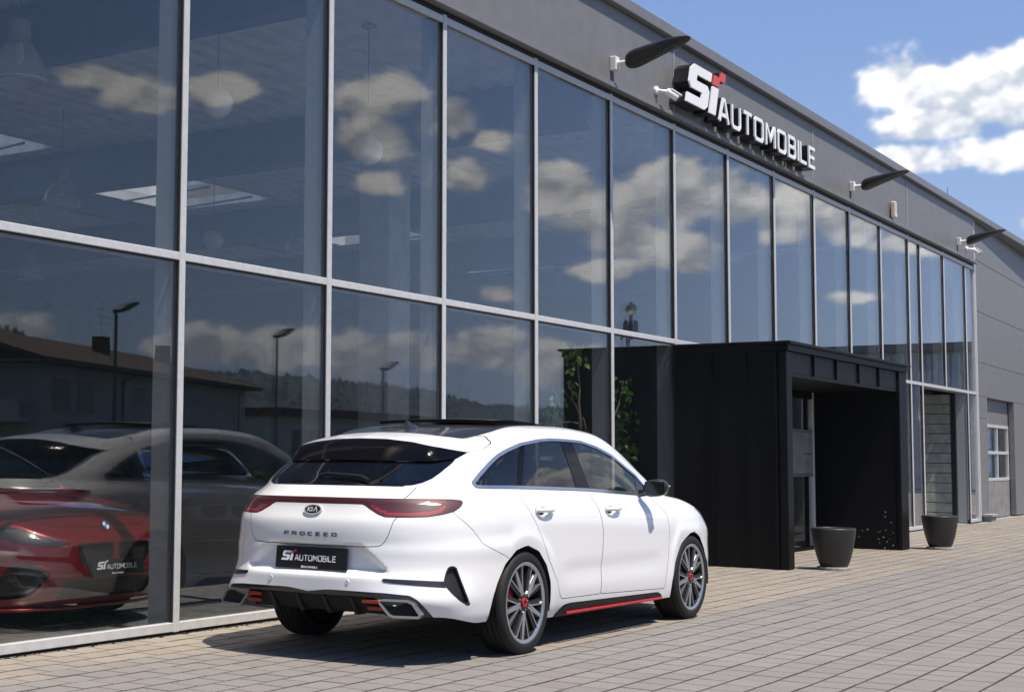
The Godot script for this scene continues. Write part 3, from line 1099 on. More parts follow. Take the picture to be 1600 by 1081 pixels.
func build_sign() -> void:
	var t := thing("lettering_sign", "raised white lettering sign Si AUTOMOBILE with black sides on the fascia", "sign", Vector3(0, 0, 0))
	var big := Transform3D(Basis.IDENTITY.scaled(Vector3(0.66, 0.50, 1)), Vector3(8.50, 5.395, 0))
	for part in [["s", "letter"], ["i", "letter"], ["dot", "logo_dot"]]:
		var b := MB.new()
		logo_shape(b, big, 0.045, 0.235, [part[0]])
		var o := put(part[1], b, M.sign_black, t)
		var f := MB.new()
		logo_shape(f, big, 0.2352, 0.255, [part[0]])
		put("face", f, M.sign_red if part[0] == "dot" else M.sign_white, o)
	var x := 9.60
	for ch in "AUTOMOBILE":
		var xf := Transform3D(Basis.IDENTITY.scaled(Vector3(0.305, 0.29, 1)), Vector3(x, 5.372, 0))
		var b := MB.new()
		b.xf = xf
		glyph(b, ch, 0.165, 0.045, 0.225)
		var o := put("letter", b, M.sign_black, t)
		var f := MB.new()
		f.xf = xf
		glyph(f, ch, 0.165, 0.2252, 0.245)
		put("face", f, M.sign_white, o)
		x += (GLYPH_WIDTH[ch] + 0.30) * 0.338
	var rail := MB.new()
	rail.box(Vector3(8.75, 5.46, 0.0385), Vector3(13.3, 5.49, 0.0445))
	rail.box(Vector3(8.75, 5.57, 0.0385), Vector3(13.3, 5.60, 0.0445))
	put("mounting_rail", rail, M.cladding, t)


# ---------------------------------------------------------------- lamps, cameras, detector on the fascia

func lamp_head() -> Array:
	var body := MB.new()
	var rim := MB.new()
	var n := 26
	var m := 24
	var G := []
	var mids := []
	for i in n + 1:
		var s := float(i) / n
		var z := 0.17 + 0.74 * s
		var top := 0.085 + 0.115 * s - 0.02 * s * s
		var bot := -0.125 + 0.27 * pow(s, 0.85)
		var ends := sqrt(maxf(0.0, 1.0 - pow(absf(2.0 * s - 1.0), 4.5)))
		var w := 0.175 * ends * (1.0 - 0.25 * s)
		var mid := (top + bot) * 0.5
		var half := (top - bot) * 0.5 * sqrt(maxf(0.0, 1.0 - pow(absf(2.0 * s - 1.0), 7.0)))
		var ring := []
		for j in m:
			var a := TAU * j / m
			var cx := cos(a)
			var sy := sin(a)
			ring.append(Vector3(signf(cx) * pow(absf(cx), 0.75) * w, mid + signf(sy) * pow(absf(sy), 0.75) * half, z))
		G.append(ring)
		mids.append(Vector3(0, mid, z))
	for i in n:
		for j in m:
			var k := (j + 1) % m
			var b: MB = rim if (j >= 4 and j < 8) else body
			b.quad(G[i][j], G[i + 1][j], G[i + 1][k], G[i][k], G[i][j] + G[i + 1][k] - mids[i] - mids[i + 1])
	return [body, rim]


func build_fascia_fittings() -> void:
	var shapes := lamp_head()
	var labels := ["black wall floodlight nearest the camera, left of the lettering sign", "black wall floodlight right of the lettering sign, beside the cream box", "farthest black wall floodlight, above the last white camera"]
	var xs := [6.93, 15.69, 22.73]
	for k in 3:
		var t := thing("wall_floodlight", labels[k], "floodlight", Vector3(xs[k], 5.51, 0.038), 0.0, "floodlights along the fascia")
		slab("bracket", Vector3(-0.050, -0.085, 0.0), Vector3(0.050, 0.070, 0.075), M.lamp_plastic, t, 0.008)
		var arm := MB.new()
		arm.tube([Vector3(0, -0.01, 0.07), Vector3(0, -0.01, 0.14), Vector3(0, -0.015, 0.22)], 0.030, 0.030, 12)
		put("arm", arm, M.lamp_plastic, t)
		put_mesh("housing", shapes[0].mesh(), M.lamp_black, t)
		put_mesh("cover", shapes[1].mesh(), M.lamp_rim, t)
		for i in 2:
			for j in 6:
				var s := 0.50 + 0.055 * j
				var y := -0.125 + 0.27 * pow(s, 0.85)
				var led := MB.new()
				led.at(Vector3(-0.03 + 0.06 * i, y, 0.17 + 0.74 * s), Vector3(0.022, 0.014, 0.022))
				put("led", led, M.led_glass, t)
		var cable := MB.new()
		cable.tube([Vector3(0, -0.085, 0.012), Vector3(0.004, -0.16, 0.010), Vector3(0.0, -0.205, 0.010)], 0.008, 0.008, 6)
		put("cable", cable, M.cladding_cap, t)
	var cams := [[8.12, "white bullet camera left of the lettering sign"], [23.50, "white bullet camera below the farthest floodlight"]]
	for c in cams:
		var t := thing("security_camera", c[1], "camera", Vector3(c[0], 5.46, 0.038), 0.0, "cameras on the fascia")
		var base := MB.new()
		base.xf = Transform3D(Basis(Vector3.RIGHT, PI / 2), Vector3.ZERO)
		base.lathe([Vector2(0.0, 0.0), Vector2(0.05, 0.0), Vector2(0.05, 0.02), Vector2(0.03, 0.035), Vector2(0.0, 0.035)], 20)
		put("mount", base, M.sign_white, t)
		var arm := MB.new()
		arm.tube([Vector3(0, 0, 0.03), Vector3(0.01, -0.015, 0.085), Vector3(0.045, -0.012, 0.12)], 0.018, 0.018, 10)
		put("arm", arm, M.sign_white, t)
		var dir := Vector3(0.50, -0.42, 0.52).normalized()
		var side := dir.cross(Vector3.UP).normalized()
		var bf := Transform3D(Basis(side, dir, side.cross(dir)), Vector3(0.035, -0.012, 0.115))
		var body := MB.new()
		body.xf = bf
		body.lathe([Vector2(0.0, 0.0), Vector2(0.038, 0.0), Vector2(0.043, 0.01), Vector2(0.043, 0.15), Vector2(0.04, 0.155), Vector2(0.0, 0.155)], 20)
		body.box(Vector3(-0.047, 0.03, 0.030), Vector3(0.047, 0.180, 0.048), 0.006)
		put("body", body, M.sign_white, t)
		var lens := MB.new()
		lens.xf = bf
		lens.lathe([Vector2(0.0, 0.157), Vector2(0.038, 0.157), Vector2(0.038, 0.166), Vector2(0.02, 0.168), Vector2(0.0, 0.165)], 20)
		put("lens", lens, M.gloss_black, t)
	var s := thing("detector_box", "slim cream detector box on the grey fascia between two floodlights", "detector", Vector3(17.98, 5.27, 0.038))
	slab("case", Vector3(-0.055, 0.06, 0.02), Vector3(0.055, 0.33, 0.10), M.cream_plastic, s, 0.015)
	slab("sensor_window", Vector3(-0.05, 0.055, 0.025), Vector3(0.05, 0.10, 0.106), M.lamp_plastic, s, 0.01)
	slab("mount", Vector3(-0.03, 0.02, 0.0), Vector3(0.03, 0.20, 0.03), M.lamp_black, s)


func build_planters() -> void:
	var spots := [[Vector3(9.10, 0, 1.70), "dark round planter in front of the portal's near corner"], [Vector3(14.02, 0, 1.67), "dark round planter beyond the portal's far wall"]]
	for s in spots:
		var t := thing("planter", s[1], "planter", s[0], 0.0, "planters flanking the entrance")
		var sc := MB.new()
		sc.lathe([Vector2(0.0, 0.0), Vector2(0.178, 0.0), Vector2(0.186, 0.006), Vector2(0.186, 0.028), Vector2(0.180, 0.034), Vector2(0.0, 0.034)], 40)
		put("saucer", sc, M.concrete, t)
		var pot := MB.new()
		pot.lathe([Vector2(0.0, 0.034), Vector2(0.142, 0.034), Vector2(0.148, 0.040), Vector2(0.166, 0.08), Vector2(0.186, 0.14), Vector2(0.206, 0.22), Vector2(0.222, 0.30), Vector2(0.234, 0.38), Vector2(0.241, 0.435), Vector2(0.242, 0.452), Vector2(0.236, 0.462), Vector2(0.226, 0.466), Vector2(0.212, 0.464), Vector2(0.206, 0.455), Vector2(0.204, 0.38)], 56)
		put("pot", pot, M.planter, t)
		var so := MB.new()
		so.lathe([Vector2(0.204, 0.39), Vector2(0.12, 0.40), Vector2(0.0, 0.405)], 32)
		put("soil", so, M.soil, t)


# ---------------------------------------------------------------- car bodies
# x forwards from the rear axle, y up, z to the right; the right half is built, cut into panels and mirrored

class Soup:
	var p := PackedVector3Array()
	var n := PackedVector3Array()

	func add(a: Vector3, b: Vector3, c: Vector3, na: Vector3, nb: Vector3, nc: Vector3) -> void:
		p.append(a); p.append(b); p.append(c)
		n.append(na); n.append(nb); n.append(nc)

	func moved(d: float) -> Soup:
		var s := Soup.new()
		s.n = n.duplicate()
		for k in p.size():
			s.p.append(p[k] + n[k] * d)
		return s


class Outline:
	var pts: Array
	var view: String
	var lo := Vector2(1e9, 1e9)
	var hi := Vector2(-1e9, -1e9)

	func _init(v: String, list: Array) -> void:
		view = v
		for q in list:
			var w := Vector2(q[0], q[1])
			pts.append(w)
			lo = lo.min(w)
			hi = hi.max(w)

	func flat(q: Vector3) -> Vector2:
		match view:
			"side": return Vector2(q.x, q.y) if q.z > 0.35 else Vector2(99, 99)
			"wrap": return Vector2(q.z + (q.x + 1.05) * 0.9, q.y) if q.x < 0.4 else Vector2(99, 99)
			"rear": return Vector2(q.z, q.y) if q.x < 0.1 else Vector2(99, 99)
			"front": return Vector2(q.z + maxf(0.0, 3.53 - q.x) * 0.5, q.y) if q.x > 2.6 else Vector2(99, 99)
			_: return Vector2(q.x, q.z)

	func far_from(q: Vector3, r: float) -> bool:
		var f := flat(q)
		return f.x < lo.x - r or f.x > hi.x + r or f.y < lo.y - r or f.y > hi.y + r

	func sd(q: Vector3) -> float:
		var f := flat(q)
		var best := 1e9
		var inside := false
		var m := pts.size()
		var j := m - 1
		for i in m:
			var a: Vector2 = pts[i]
			var b: Vector2 = pts[j]
			var e := b - a
			var w := f - a
			var t := clampf(w.dot(e) / maxf(e.length_squared(), 1e-12), 0.0, 1.0)
			best = minf(best, (w - e * t).length_squared())
			if (a.y > f.y) != (b.y > f.y) and f.x < (b.x - a.x) * (f.y - a.y) / (b.y - a.y) + a.x:
				inside = not inside
			j = i
		return -sqrt(best) if inside else sqrt(best)


# [the part of the surface inside the outline, the part outside], with a gap of 2*g between them; shrink > 0 draws the outline tighter
func cut(s: Soup, o: Outline, g := 0.0, shrink := 0.0) -> Array:
	var ins := Soup.new()
	var outs := Soup.new()
	for k in range(0, s.p.size(), 3):
		var a := s.p[k]; var b := s.p[k + 1]; var c := s.p[k + 2]
		if o.far_from((a + b + c) / 3.0, 0.10):
			outs.add(a, b, c, s.n[k], s.n[k + 1], s.n[k + 2])
			continue
		var f := [o.sd(a) + shrink, o.sd(b) + shrink, o.sd(c) + shrink]
		clip_into(ins, s, k, f, -g, true)
		clip_into(outs, s, k, f, g, false)
	return [ins, outs]


func clip_into(dst: Soup, s: Soup, k: int, f: Array, iso: float, below: bool) -> void:
	var poly_p := []
	var poly_n := []
	for i in 3:
		var j := (i + 1) % 3
		var fi: float = f[i] - iso
		var fj: float = f[j] - iso
		if not below:
			fi = -fi
			fj = -fj
		if fi <= 0.0:
			poly_p.append(s.p[k + i])
			poly_n.append(s.n[k + i])
		if (fi <= 0.0) != (fj <= 0.0):
			var t := fi / (fi - fj)
			poly_p.append(s.p[k + i].lerp(s.p[k + j], t))
			poly_n.append(s.n[k + i].lerp(s.n[k + j], t).normalized())
	for q in range(1, poly_p.size() - 1):
		dst.add(poly_p[0], poly_p[q], poly_p[q + 1], poly_n[0], poly_n[q], poly_n[q + 1])


func panel(called: String, s: Soup, m: Material, parent: Node, sides := "both") -> MeshInstance3D:
	var b := MB.new()
	for k in range(0, s.p.size(), 3):
		if sides != "left":
			b.tri(s.p[k], s.p[k + 1], s.p[k + 2], s.n[k], s.n[k + 1], s.n[k + 2])
		if sides != "right":
			var f := Vector3(1, 1, -1)
			b.tri(s.p[k] * f, s.p[k + 1] * f, s.p[k + 2] * f, s.n[k] * f, s.n[k + 1] * f, s.n[k + 2] * f)
	if b.v.size() == 0:
		return null
	return put(called, b, m, parent)


func pair(called: String, s: Soup, m: Material, parent: Node) -> void:
	panel(called, s, m, parent, "right")
	panel(called, s, m, parent, "left")


func by_x(s: Soup, x0: float, x1: float, lean0 := 0.0, lean1 := 0.0) -> Soup:
	var o := Soup.new()
	for k in range(0, s.p.size(), 3):
		var x := (s.p[k].x + s.p[k + 1].x + s.p[k + 2].x) / 3.0
		var y := (s.p[k].y + s.p[k + 1].y + s.p[k + 2].y) / 3.0 - 1.0
		if x >= x0 + y * lean0 and x < x1 + y * lean1:
			o.add(s.p[k], s.p[k + 1], s.p[k + 2], s.n[k], s.n[k + 1], s.n[k + 2])
	return o


static func curve(tab: Array, x: float) -> float:
	var m := tab.size()
	if x <= tab[0][0]: return tab[0][1]
	if x >= tab[m - 1][0]: return tab[m - 1][1]
	var i := 0
	while x > tab[i + 1][0]: i += 1
	var x0: float = tab[i][0]; var y0: float = tab[i][1]; var x1: float = tab[i + 1][0]; var y1: float = tab[i + 1][1]
	var h := x1 - x0
	var t := (x - x0) / h
	var d := (y1 - y0) / h
	var m0 := steep(tab, i) if i > 0 else d
	var m1 := steep(tab, i + 1) if i + 2 < m else d
	var t2 := t * t
	var t3 := t2 * t
	return (2.0 * t3 - 3.0 * t2 + 1.0) * y0 + (t3 - 2.0 * t2 + t) * h * m0 + (-2.0 * t3 + 3.0 * t2) * y1 + (t3 - t2) * h * m1


static func steep(tab: Array, i: int) -> float:
	var h0: float = tab[i][0] - tab[i - 1][0]
	var h1: float = tab[i + 1][0] - tab[i][0]
	var d0: float = (tab[i][1] - tab[i - 1][1]) / h0
	var d1: float = (tab[i + 1][1] - tab[i][1]) / h1
	if d0 * d1 <= 0.0: return 0.0
	var s := (d0 * h1 + d1 * h0) / (h0 + h1)
	var most := 3.0 * minf(absf(d0), absf(d1))
	return clampf(s, -most, most)


const BELT := [[-0.95, 1.041], [-0.5, 1.03], [0.0, 1.015], [0.9, 0.99], [1.9, 0.94], [2.4, 0.922], [2.65, 0.895], [3.0, 0.81], [3.25, 0.76], [3.4, 0.68], [3.5, 0.62]]
const TAIL := [[0.2, -0.90], [0.24, -0.95], [0.30, -1.0], [0.36, -1.06], [0.42, -1.085], [0.50, -1.085], [0.52, -1.078], [0.545, -1.068], [0.60, -1.060], [0.68, -1.055], [0.70, -1.052], [0.76, -1.056], [0.83, -1.05], [0.88, -1.025], [0.93, -1.005], [0.965, -1.0], [1.0, -0.965], [1.041, -0.922]]
const TAIL_ROUND := [[0.2, 4.0], [0.36, 3.9], [0.45, 3.3], [0.52, 3.0], [0.7, 2.9], [0.93, 2.75], [1.0, 2.45], [1.05, 2.15]]
const FLANK := [[0.0, 0.80], [0.05, 0.834], [0.1, 0.862], [0.15, 0.877], [0.2, 0.884], [0.3, 0.889], [0.4, 0.893], [0.5, 0.895], [0.6, 0.893], [0.68, 0.884], [0.76, 0.865], [0.82, 0.83], [0.86, 0.80]]
const SPINE := [[-0.96, 1.02], [-0.93, 1.041], [-0.8, 1.12], [-0.68, 1.195], [-0.6, 1.245], [-0.5, 1.30], [-0.42, 1.332], [-0.3, 1.362], [0.0, 1.402], [0.3, 1.435], [0.6, 1.448], [0.9, 1.45], [1.2, 1.44], [1.5, 1.405], [1.8, 1.30], [2.1, 1.15], [2.35, 1.01], [2.45, 0.975], [2.65, 0.952], [3.0, 0.885], [3.25, 0.805], [3.4, 0.735], [3.53, 0.64]]
const NOSE := [[0.2, 3.40], [0.3, 3.48], [0.45, 3.53], [0.6, 3.53], [0.7, 3.47], [0.75, 3.42], [0.85, 3.25], [0.95, 2.9]]
const SEC_CABIN := [[1.0, 0.956, 0.90, 0.79, 0.44, 0.0], [0.0, 0.39, 0.755, 0.942, 0.99, 1.0]]
const SEC_REAR := [[1.0, 0.93, 0.82, 0.62, 0.33, 0.0], [0.0, 0.26, 0.50, 0.78, 0.94, 1.0]]
const SEC_HOOD := [[1.0, 0.97, 0.9, 0.7, 0.4, 0.0], [0.0, 0.25, 0.45, 0.75, 0.93, 1.0]]


func flank(x: float, y: float) -> float:
	var w := curve(FLANK, curve(BELT, x) - y)
	if x > 2.2:
		w *= 1.0 - 0.03 * pow(minf(1.0, (x - 2.2) / 0.9), 2.0)
	for hx in [0.0, 2.65]:
		var d := Vector2(x - hx, y - 0.32).length()
		w += 0.010 * exp(-pow((d - 0.40) / 0.05, 2.0))
	w -= 0.010 * exp(-pow((y - 0.47) / 0.07, 2.0)) * smoothstep(0.35, 0.7, x) * (1.0 - smoothstep(1.9, 2.25, x))
	return w


func sill_height(x: float) -> float:
	if x < -0.4: return 0.235 + 0.052 * smoothstep(-0.50, -0.86, x)
	return 0.235 - 0.045 * minf(1.0, (x + 0.4) / 0.8)


func low_body(c: float, v: float) -> Vector3:
	var x := -0.9
	var y := 0.0
	if c <= 1.0:
		var z := 0.0
		var t := c * PI * 0.5
		for k in 3:
			y = sill_height(x) + (curve(BELT, x) - sill_height(x)) * v
			var e := 2.0 / curve(TAIL_ROUND, y)
			z = flank(-0.2, y) * pow(sin(t), e)
			x = -0.2 - (-0.2 - curve(TAIL, y)) * pow(maxf(cos(t), 0.0), e)
		# number plate recess with slanted cheeks
		if y > 0.50 and y < 0.72 and z < 0.62:
			var half := lerpf(0.50, 0.335, clampf((y - 0.545) / 0.14, 0.0, 1.0))
			var m := smoothstep(half + 0.035, half - 0.035, z) * smoothstep(0.522, 0.545, y) * smoothstep(0.692, 0.682, y)
			x += 0.042 * m
		return Vector3(x, y, z)
	if c <= 2.0:
		x = -0.2 + 2.65 * (c - 1.0)
		y = sill_height(x) + (curve(BELT, x) - sill_height(x)) * v
		return Vector3(x, y, flank(x, y))
	var t2 := (c - 2.0) * PI * 0.5
	x = 3.2
	var ef := 2.0 / 3.3
	for k in 4:
		var yb := maxf(curve(BELT, x), 0.6)
		y = sill_height(x) + (yb - sill_height(x)) * v
		x = 2.45 + (curve(NOSE, y) - 2.45) * pow(sin(t2), ef)
	return Vector3(x, y, flank(2.45, y) * pow(maxf(cos(t2), 0.0), ef))


static func spline(P: Array, w: float) -> float:
	var m := P.size() - 1
	var f := w * m
	var i := mini(int(f), m - 1)
	var t := f - i
	var p0: float = P[maxi(i - 1, 0)]; var p1: float = P[i]; var p2: float = P[i + 1]; var p3: float = P[mini(i + 2, m)]
	return 0.5 * (2.0 * p1 + (p2 - p0) * t + (2.0 * p0 - 5.0 * p1 + 4.0 * p2 - p3) * t * t + (3.0 * p1 - p0 - 3.0 * p2 + p3) * t * t * t)


func high_body(b: Vector3, w: float) -> Vector3:
	var h := curve(SPINE, b.x) - b.y
	var A := SEC_REAR
	var B := SEC_CABIN
	var a := 0.0
	if b.x < 0.5:
		a = clampf((b.x + 0.65) / 1.1, 0.0, 1.0)
		a = a * a * (3.0 - 2.0 * a)
	else:
		A = SEC_CABIN
		B = SEC_HOOD
		a = clampf((b.x - 2.2) / 0.3, 0.0, 1.0)
	return Vector3(b.x, b.y + h * lerpf(spline(A[1], w), spline(B[1], w), a), b.z * lerpf(spline(A[0], w), spline(B[0], w), a))


func grid_soup(G: Array, mirror_first: bool, mirror_last: bool, mirror_top: bool, hint: Callable) -> Soup:
	var nc := G.size()
	var nr: int = G[0].size()
	var N := []
	for i in nc:
		var row := []
		for j in nr:
			var du: Vector3 = G[mini(i + 1, nc - 1)][j] - G[maxi(i - 1, 0)][j]
			var dv: Vector3 = G[i][mini(j + 1, nr - 1)] - G[i][maxi(j - 1, 0)]
			var n := du.cross(dv)
			if (i == 0 and mirror_first) or (i == nc - 1 and mirror_last) or (j == nr - 1 and mirror_top):
				n.z = 0.0
			if n.length_squared() < 1e-16:
				n = hint.call(G[i][j])
			n = n.normalized()
			if n.dot(hint.call(G[i][j])) < 0.0:
				n = -n
			row.append(n)
		N.append(row)
	var s := Soup.new()
	for i in nc - 1:
		for j in nr - 1:
			var a: Vector3 = G[i][j]; var b: Vector3 = G[i + 1][j]; var c: Vector3 = G[i + 1][j + 1]; var d: Vector3 = G[i][j + 1]
			if (a - c).length_squared() < 1e-12:
				continue
			s.add(a, b, c, N[i][j], N[i + 1][j], N[i + 1][j + 1])
			s.add(a, c, d, N[i][j], N[i + 1][j + 1], N[i][j + 1])
	return s


func body_soups(rear_cols: int, side_cols: int, front_cols: int, rows: int) -> Array:
	var cols := []
	for k in rear_cols: cols.append(float(k) / rear_cols)
	for k in side_cols: cols.append(1.0 + float(k) / side_cols)
	for k in front_cols + 1: cols.append(2.0 + float(k) / front_cols)
	var A := []
	var B := []
	for c in cols:
		var col := []
		for r in rows + 1: col.append(low_body(c, float(r) / rows))
		A.append(col)
		var up := []
		for r in rows + 1: up.append(high_body(col[rows], float(r) / rows))
		B.append(up)
	var mid := Vector3(1.2, 0.6, 0.0)
	var low := grid_soup(A, true, true, false, func(q: Vector3): return Vector3(clampf((q.x - mid.x) * 0.8, -2.5, 2.5) if absf(q.x - mid.x) > 1.3 else 0.0, 0.15, q.z + 0.05))
	var high := grid_soup(B, true, true, true, func(q: Vector3): return Vector3(0.0, 1.0, q.z * 0.8))
	return [low, high]


func wheel_shape(called: String, parent: Node, at: Vector3, out: float, black := false) -> Node3D:
	# wheel axis along z; out is the sign of the outer side
	var w := branch(called, parent)
	w.transform = Transform3D(Basis(Vector3(1, 0, 0), Vector3(0, 0, 1) * out, Vector3(0, -1, 0) * out) if true else Basis.IDENTITY, at)
	# local: y is outwards, the rim's face near y = 0.0
	var ty := MB.new()
	var prof := [Vector2(0.243, -0.205), Vector2(0.262, -0.216), Vector2(0.290, -0.214), Vector2(0.308, -0.200), Vector2(0.3165, -0.182)]
	for g in [-0.150, -0.110, -0.072, -0.036]:
		prof.append_array([Vector2(0.318, g - 0.0045), Vector2(0.311, g - 0.004), Vector2(0.311, g + 0.004), Vector2(0.318, g + 0.0045)])
	prof.append_array([Vector2(0.3165, -0.018), Vector2(0.310, -0.003), Vector2(0.300, 0.005), Vector2(0.290, 0.009), Vector2(0.285, 0.0085), Vector2(0.280, 0.0105), Vector2(0.264, 0.0105), Vector2(0.254, 0.006), Vector2(0.248, 0.0)])
	var flipped := []
	for q in prof: flipped.append(Vector2(q.x, q.y))
	ty.lathe(flipped, 72)
	put("tyre", ty, M.tyre, w)
	var rim := MB.new()
	rim.lathe([Vector2(0.215, -0.205), Vector2(0.220, -0.06), Vector2(0.224, -0.014), Vector2(0.2285, -0.004)], 64)
	var barrel := put("rim", rim, M.wheel_dark, w)
	var lip := MB.new()
	lip.lathe([Vector2(0.2285, -0.004), Vector2(0.2345, 0.003), Vector2(0.2475, 0.006), Vector2(0.2515, 0.004), Vector2(0.2525, -0.004)], 72)
	put("rim_lip", lip, M.wheel_silver, barrel)
	var disc := MB.new()
	disc.lathe([Vector2(0.06, -0.085), Vector2(0.152, -0.085), Vector2(0.152, -0.060), Vector2(0.06, -0.060)], 48)
	put("brake_disc", disc, M.brake_disc, w)
	var cal := MB.new()
	for k in 8:
		var a := deg_to_rad(180.0 + 8.0 * k)
		cal.xf = Transform3D(Basis(Vector3.UP, -a), Vector3.ZERO)
		cal.box(Vector3(0.105, -0.10, -0.012), Vector3(0.180, -0.040, 0.012), 0.003)
	cal.xf = Transform3D.IDENTITY
	put("brake_caliper", cal, M.caliper_red if not black else M.wheel_dark, w)
	var back := MB.new()
	back.lathe([Vector2(0.0, -0.11), Vector2(0.214, -0.11)], 32)
	put("back_plate", back, M.liner, w)
	# five twin machined spokes and five dark spokes with machined edges
	for k in 5:
		var a := -deg_to_rad(43.0 + 72.0 * k)
		var fx := Transform3D(Basis(Vector3.UP, a), Vector3.ZERO)
		var twin := MB.new()
		for s in [-1.0, 1.0]:
			twin.xf = fx
			twin.xf = fx * Transform3D(Basis(Vector3.UP, s * 0.035), Vector3(s * 0.012, 0, 0))
			twin.box(Vector3(-0.0075, -0.030, -0.236), Vector3(0.0075, -0.001, -0.055), 0.002)
		put("spoke", twin, M.wheel_silver, w)
		var groove := MB.new()
		groove.xf = fx
		groove.box(Vector3(-0.020, -0.034, -0.229), Vector3(0.020, -0.014, -0.055))
		put("spoke_groove", groove, M.wheel_dark, w)
		var dark := MB.new()
		var edge := MB.new()
		var fd := Transform3D(Basis(Vector3.UP, a + deg_to_rad(36.0)), Vector3.ZERO)
		for s in [-1.0, 1.0]:
			var poly := PackedVector2Array([Vector2(s * 0.010, 0.052), Vector2(s * 0.033, 0.060), Vector2(s * 0.062, 0.214), Vector2(s * 0.050, 0.229), Vector2(s * 0.032, 0.231)])
			dark.xf = fd * Transform3D(Basis(Vector3(1, 0, 0), Vector3(0, 0, -1), Vector3(0, 1, 0)), Vector3(0, 0, 0))
			dark.prism(poly, -0.032, -0.009)
			edge.xf = dark.xf
			edge.stroke([Vector2(s * 0.034, 0.058), Vector2(s * 0.0635, 0.212), Vector2(s * 0.052, 0.2275)], false, 0.0080, -0.030, -0.002)
		put("dark_spoke", dark, M.wheel_dark, w)
		put("spoke_edge", edge, M.wheel_silver, w)
		var nut := MB.new()
		nut.xf = fd * Transform3D(Basis.IDENTITY, Vector3(0, -0.012, -0.052))
		nut.lathe([Vector2(0.0085, -0.02), Vector2(0.0085, 0.0), Vector2(0.006, 0.003), Vector2(0.0, 0.003)], 8)
		put("wheel_nut", nut, M.chrome, w)
	var hub := MB.new()
	hub.lathe([Vector2(0.070, -0.032), Vector2(0.068, -0.014), Vector2(0.060, -0.010), Vector2(0.0, -0.010)], 32)
	put("hub", hub, M.wheel_dark, w)
	var cap := MB.new()
	cap.lathe([Vector2(0.030, -0.010), Vector2(0.030, -0.003), Vector2(0.027, 0.0), Vector2(0.017, 0.0), Vector2(0.016, -0.004)], 28)
	var eye := MB.new()
	eye.lathe([Vector2(0.016, -0.004), Vector2(0.0, -0.004)], 20)
	put("cap_centre", eye, M.wheel_dark, w)
	put("centre_cap", cap, M.caliper_red if not black else M.gloss_black, w)
	return w


const ARCH_REAR := [[-0.42, 0.0], [-0.428, 0.30], [-0.412, 0.38], [-0.368, 0.462], [-0.272, 0.571], [-0.137, 0.648], [0.014, 0.672], [0.160, 0.630], [0.262, 0.536], [0.315, 0.432], [0.338, 0.30], [0.34, 0.0]]
const ARCH_FRONT := [[2.24, 0.0], [2.243, 0.302], [2.301, 0.448], [2.424, 0.566], [2.560, 0.646], [2.690, 0.662], [2.820, 0.622], [2.930, 0.533], [3.015, 0.417], [3.035, 0.30], [3.03, 0.0]]


func wheel_well(parent: Node, arch: Array, z0: float) -> void:
	for s in [-1.0, 1.0]:
		var b := MB.new()
		var mid := Vector3(arch[5][0], 0.32, 0)
		for k in arch.size() - 1:
			var a := Vector3(arch[k][0], maxf(arch[k][1], 0.24), 0)
			var d := Vector3(arch[k + 1][0], maxf(arch[k + 1][1], 0.24), 0)
			b.quad(a + Vector3(0, 0, z0 * s), d + Vector3(0, 0, z0 * s), d + Vector3(0, 0, 0.52 * s), a + Vector3(0, 0, 0.52 * s), mid - (a + d) * 0.5)
			b.flat(a + Vector3(0, 0, 0.52 * s), d + Vector3(0, 0, 0.52 * s), mid + Vector3(0, 0, 0.52 * s), Vector3(0, 0, s))
		put("wheel_arch_liner", b, M.liner, parent)


func cabin(parent: Node) -> void:
	var f := MB.new()
	f.box(Vector3(-0.8, 0.30, -0.68), Vector3(2.2, 0.36, 0.68))
	f.box(Vector3(-0.86, 0.36, -0.62), Vector3(-0.30, 0.92, 0.62), 0.02)
	f.box(Vector3(1.75, 0.36, -0.66), Vector3(2.25, 0.93, 0.66), 0.05)
	put("cabin_floor", f, M.seat, parent)
	for z in [-0.37, 0.37]:
		for x in [0.15, 1.05]:
			var s := MB.new()
			s.box(Vector3(x, 0.36, z - 0.25), Vector3(x + 0.5, 0.56, z + 0.25), 0.05)
			s.xf = Transform3D(Basis(Vector3(0, 0, 1), 0.25), Vector3(x, 0.5, z))
			s.box(Vector3(-0.08, 0.0, -0.24), Vector3(0.08, 0.56, 0.24), 0.06)
			s.box(Vector3(-0.06, 0.60, -0.12), Vector3(0.04, 0.78, 0.12), 0.04)
			put("seat", s, M.seat, parent)
	var wheel := MB.new()
	var pts := []
	for k in 25:
		var a := TAU * k / 24.0
		pts.append(Vector3(1.62 + sin(a) * 0.06, 0.90 + sin(a) * 0.17, -0.37 + cos(a) * 0.18))
	wheel.tube(pts, 0.014, 0.014, 8)
	put("steering_wheel", wheel, M.seat, parent)


# draws the roof's trailing edge backwards into a spoiler
func spoiler_push(s: Soup, facet := false) -> Soup:
	var o := Soup.new()
	for k in s.p.size():
		var q := s.p[k]
		var w := 0.0
		if q.x < 0.0:
			var top := curve([[0.0, 1.334], [0.192, 1.323], [0.378, 1.304], [0.542, 1.272], [0.638, 1.246], [0.8, 1.2]], q.z)
			if q.y > top - 0.002: w = smoothstep(-0.10, -0.36, q.x)
			else: w = clampf((q.y - 1.175) / (top - 1.175), 0.0, 1.0)
			w *= 1.0 - smoothstep(0.50, 0.66, q.z)
		o.p.append(q + Vector3(-0.115, 0.004, 0.0) * w)
		o.n.append(s.n[k])
	if facet:
		for k in range(0, o.p.size(), 3):
			var g := (o.p[k + 2] - o.p[k]).cross(o.p[k + 1] - o.p[k]).normalized()
			if g.dot(s.n[k]) < 0.0: g = -g
			for j in 3: o.n[k + j] = g
	return o


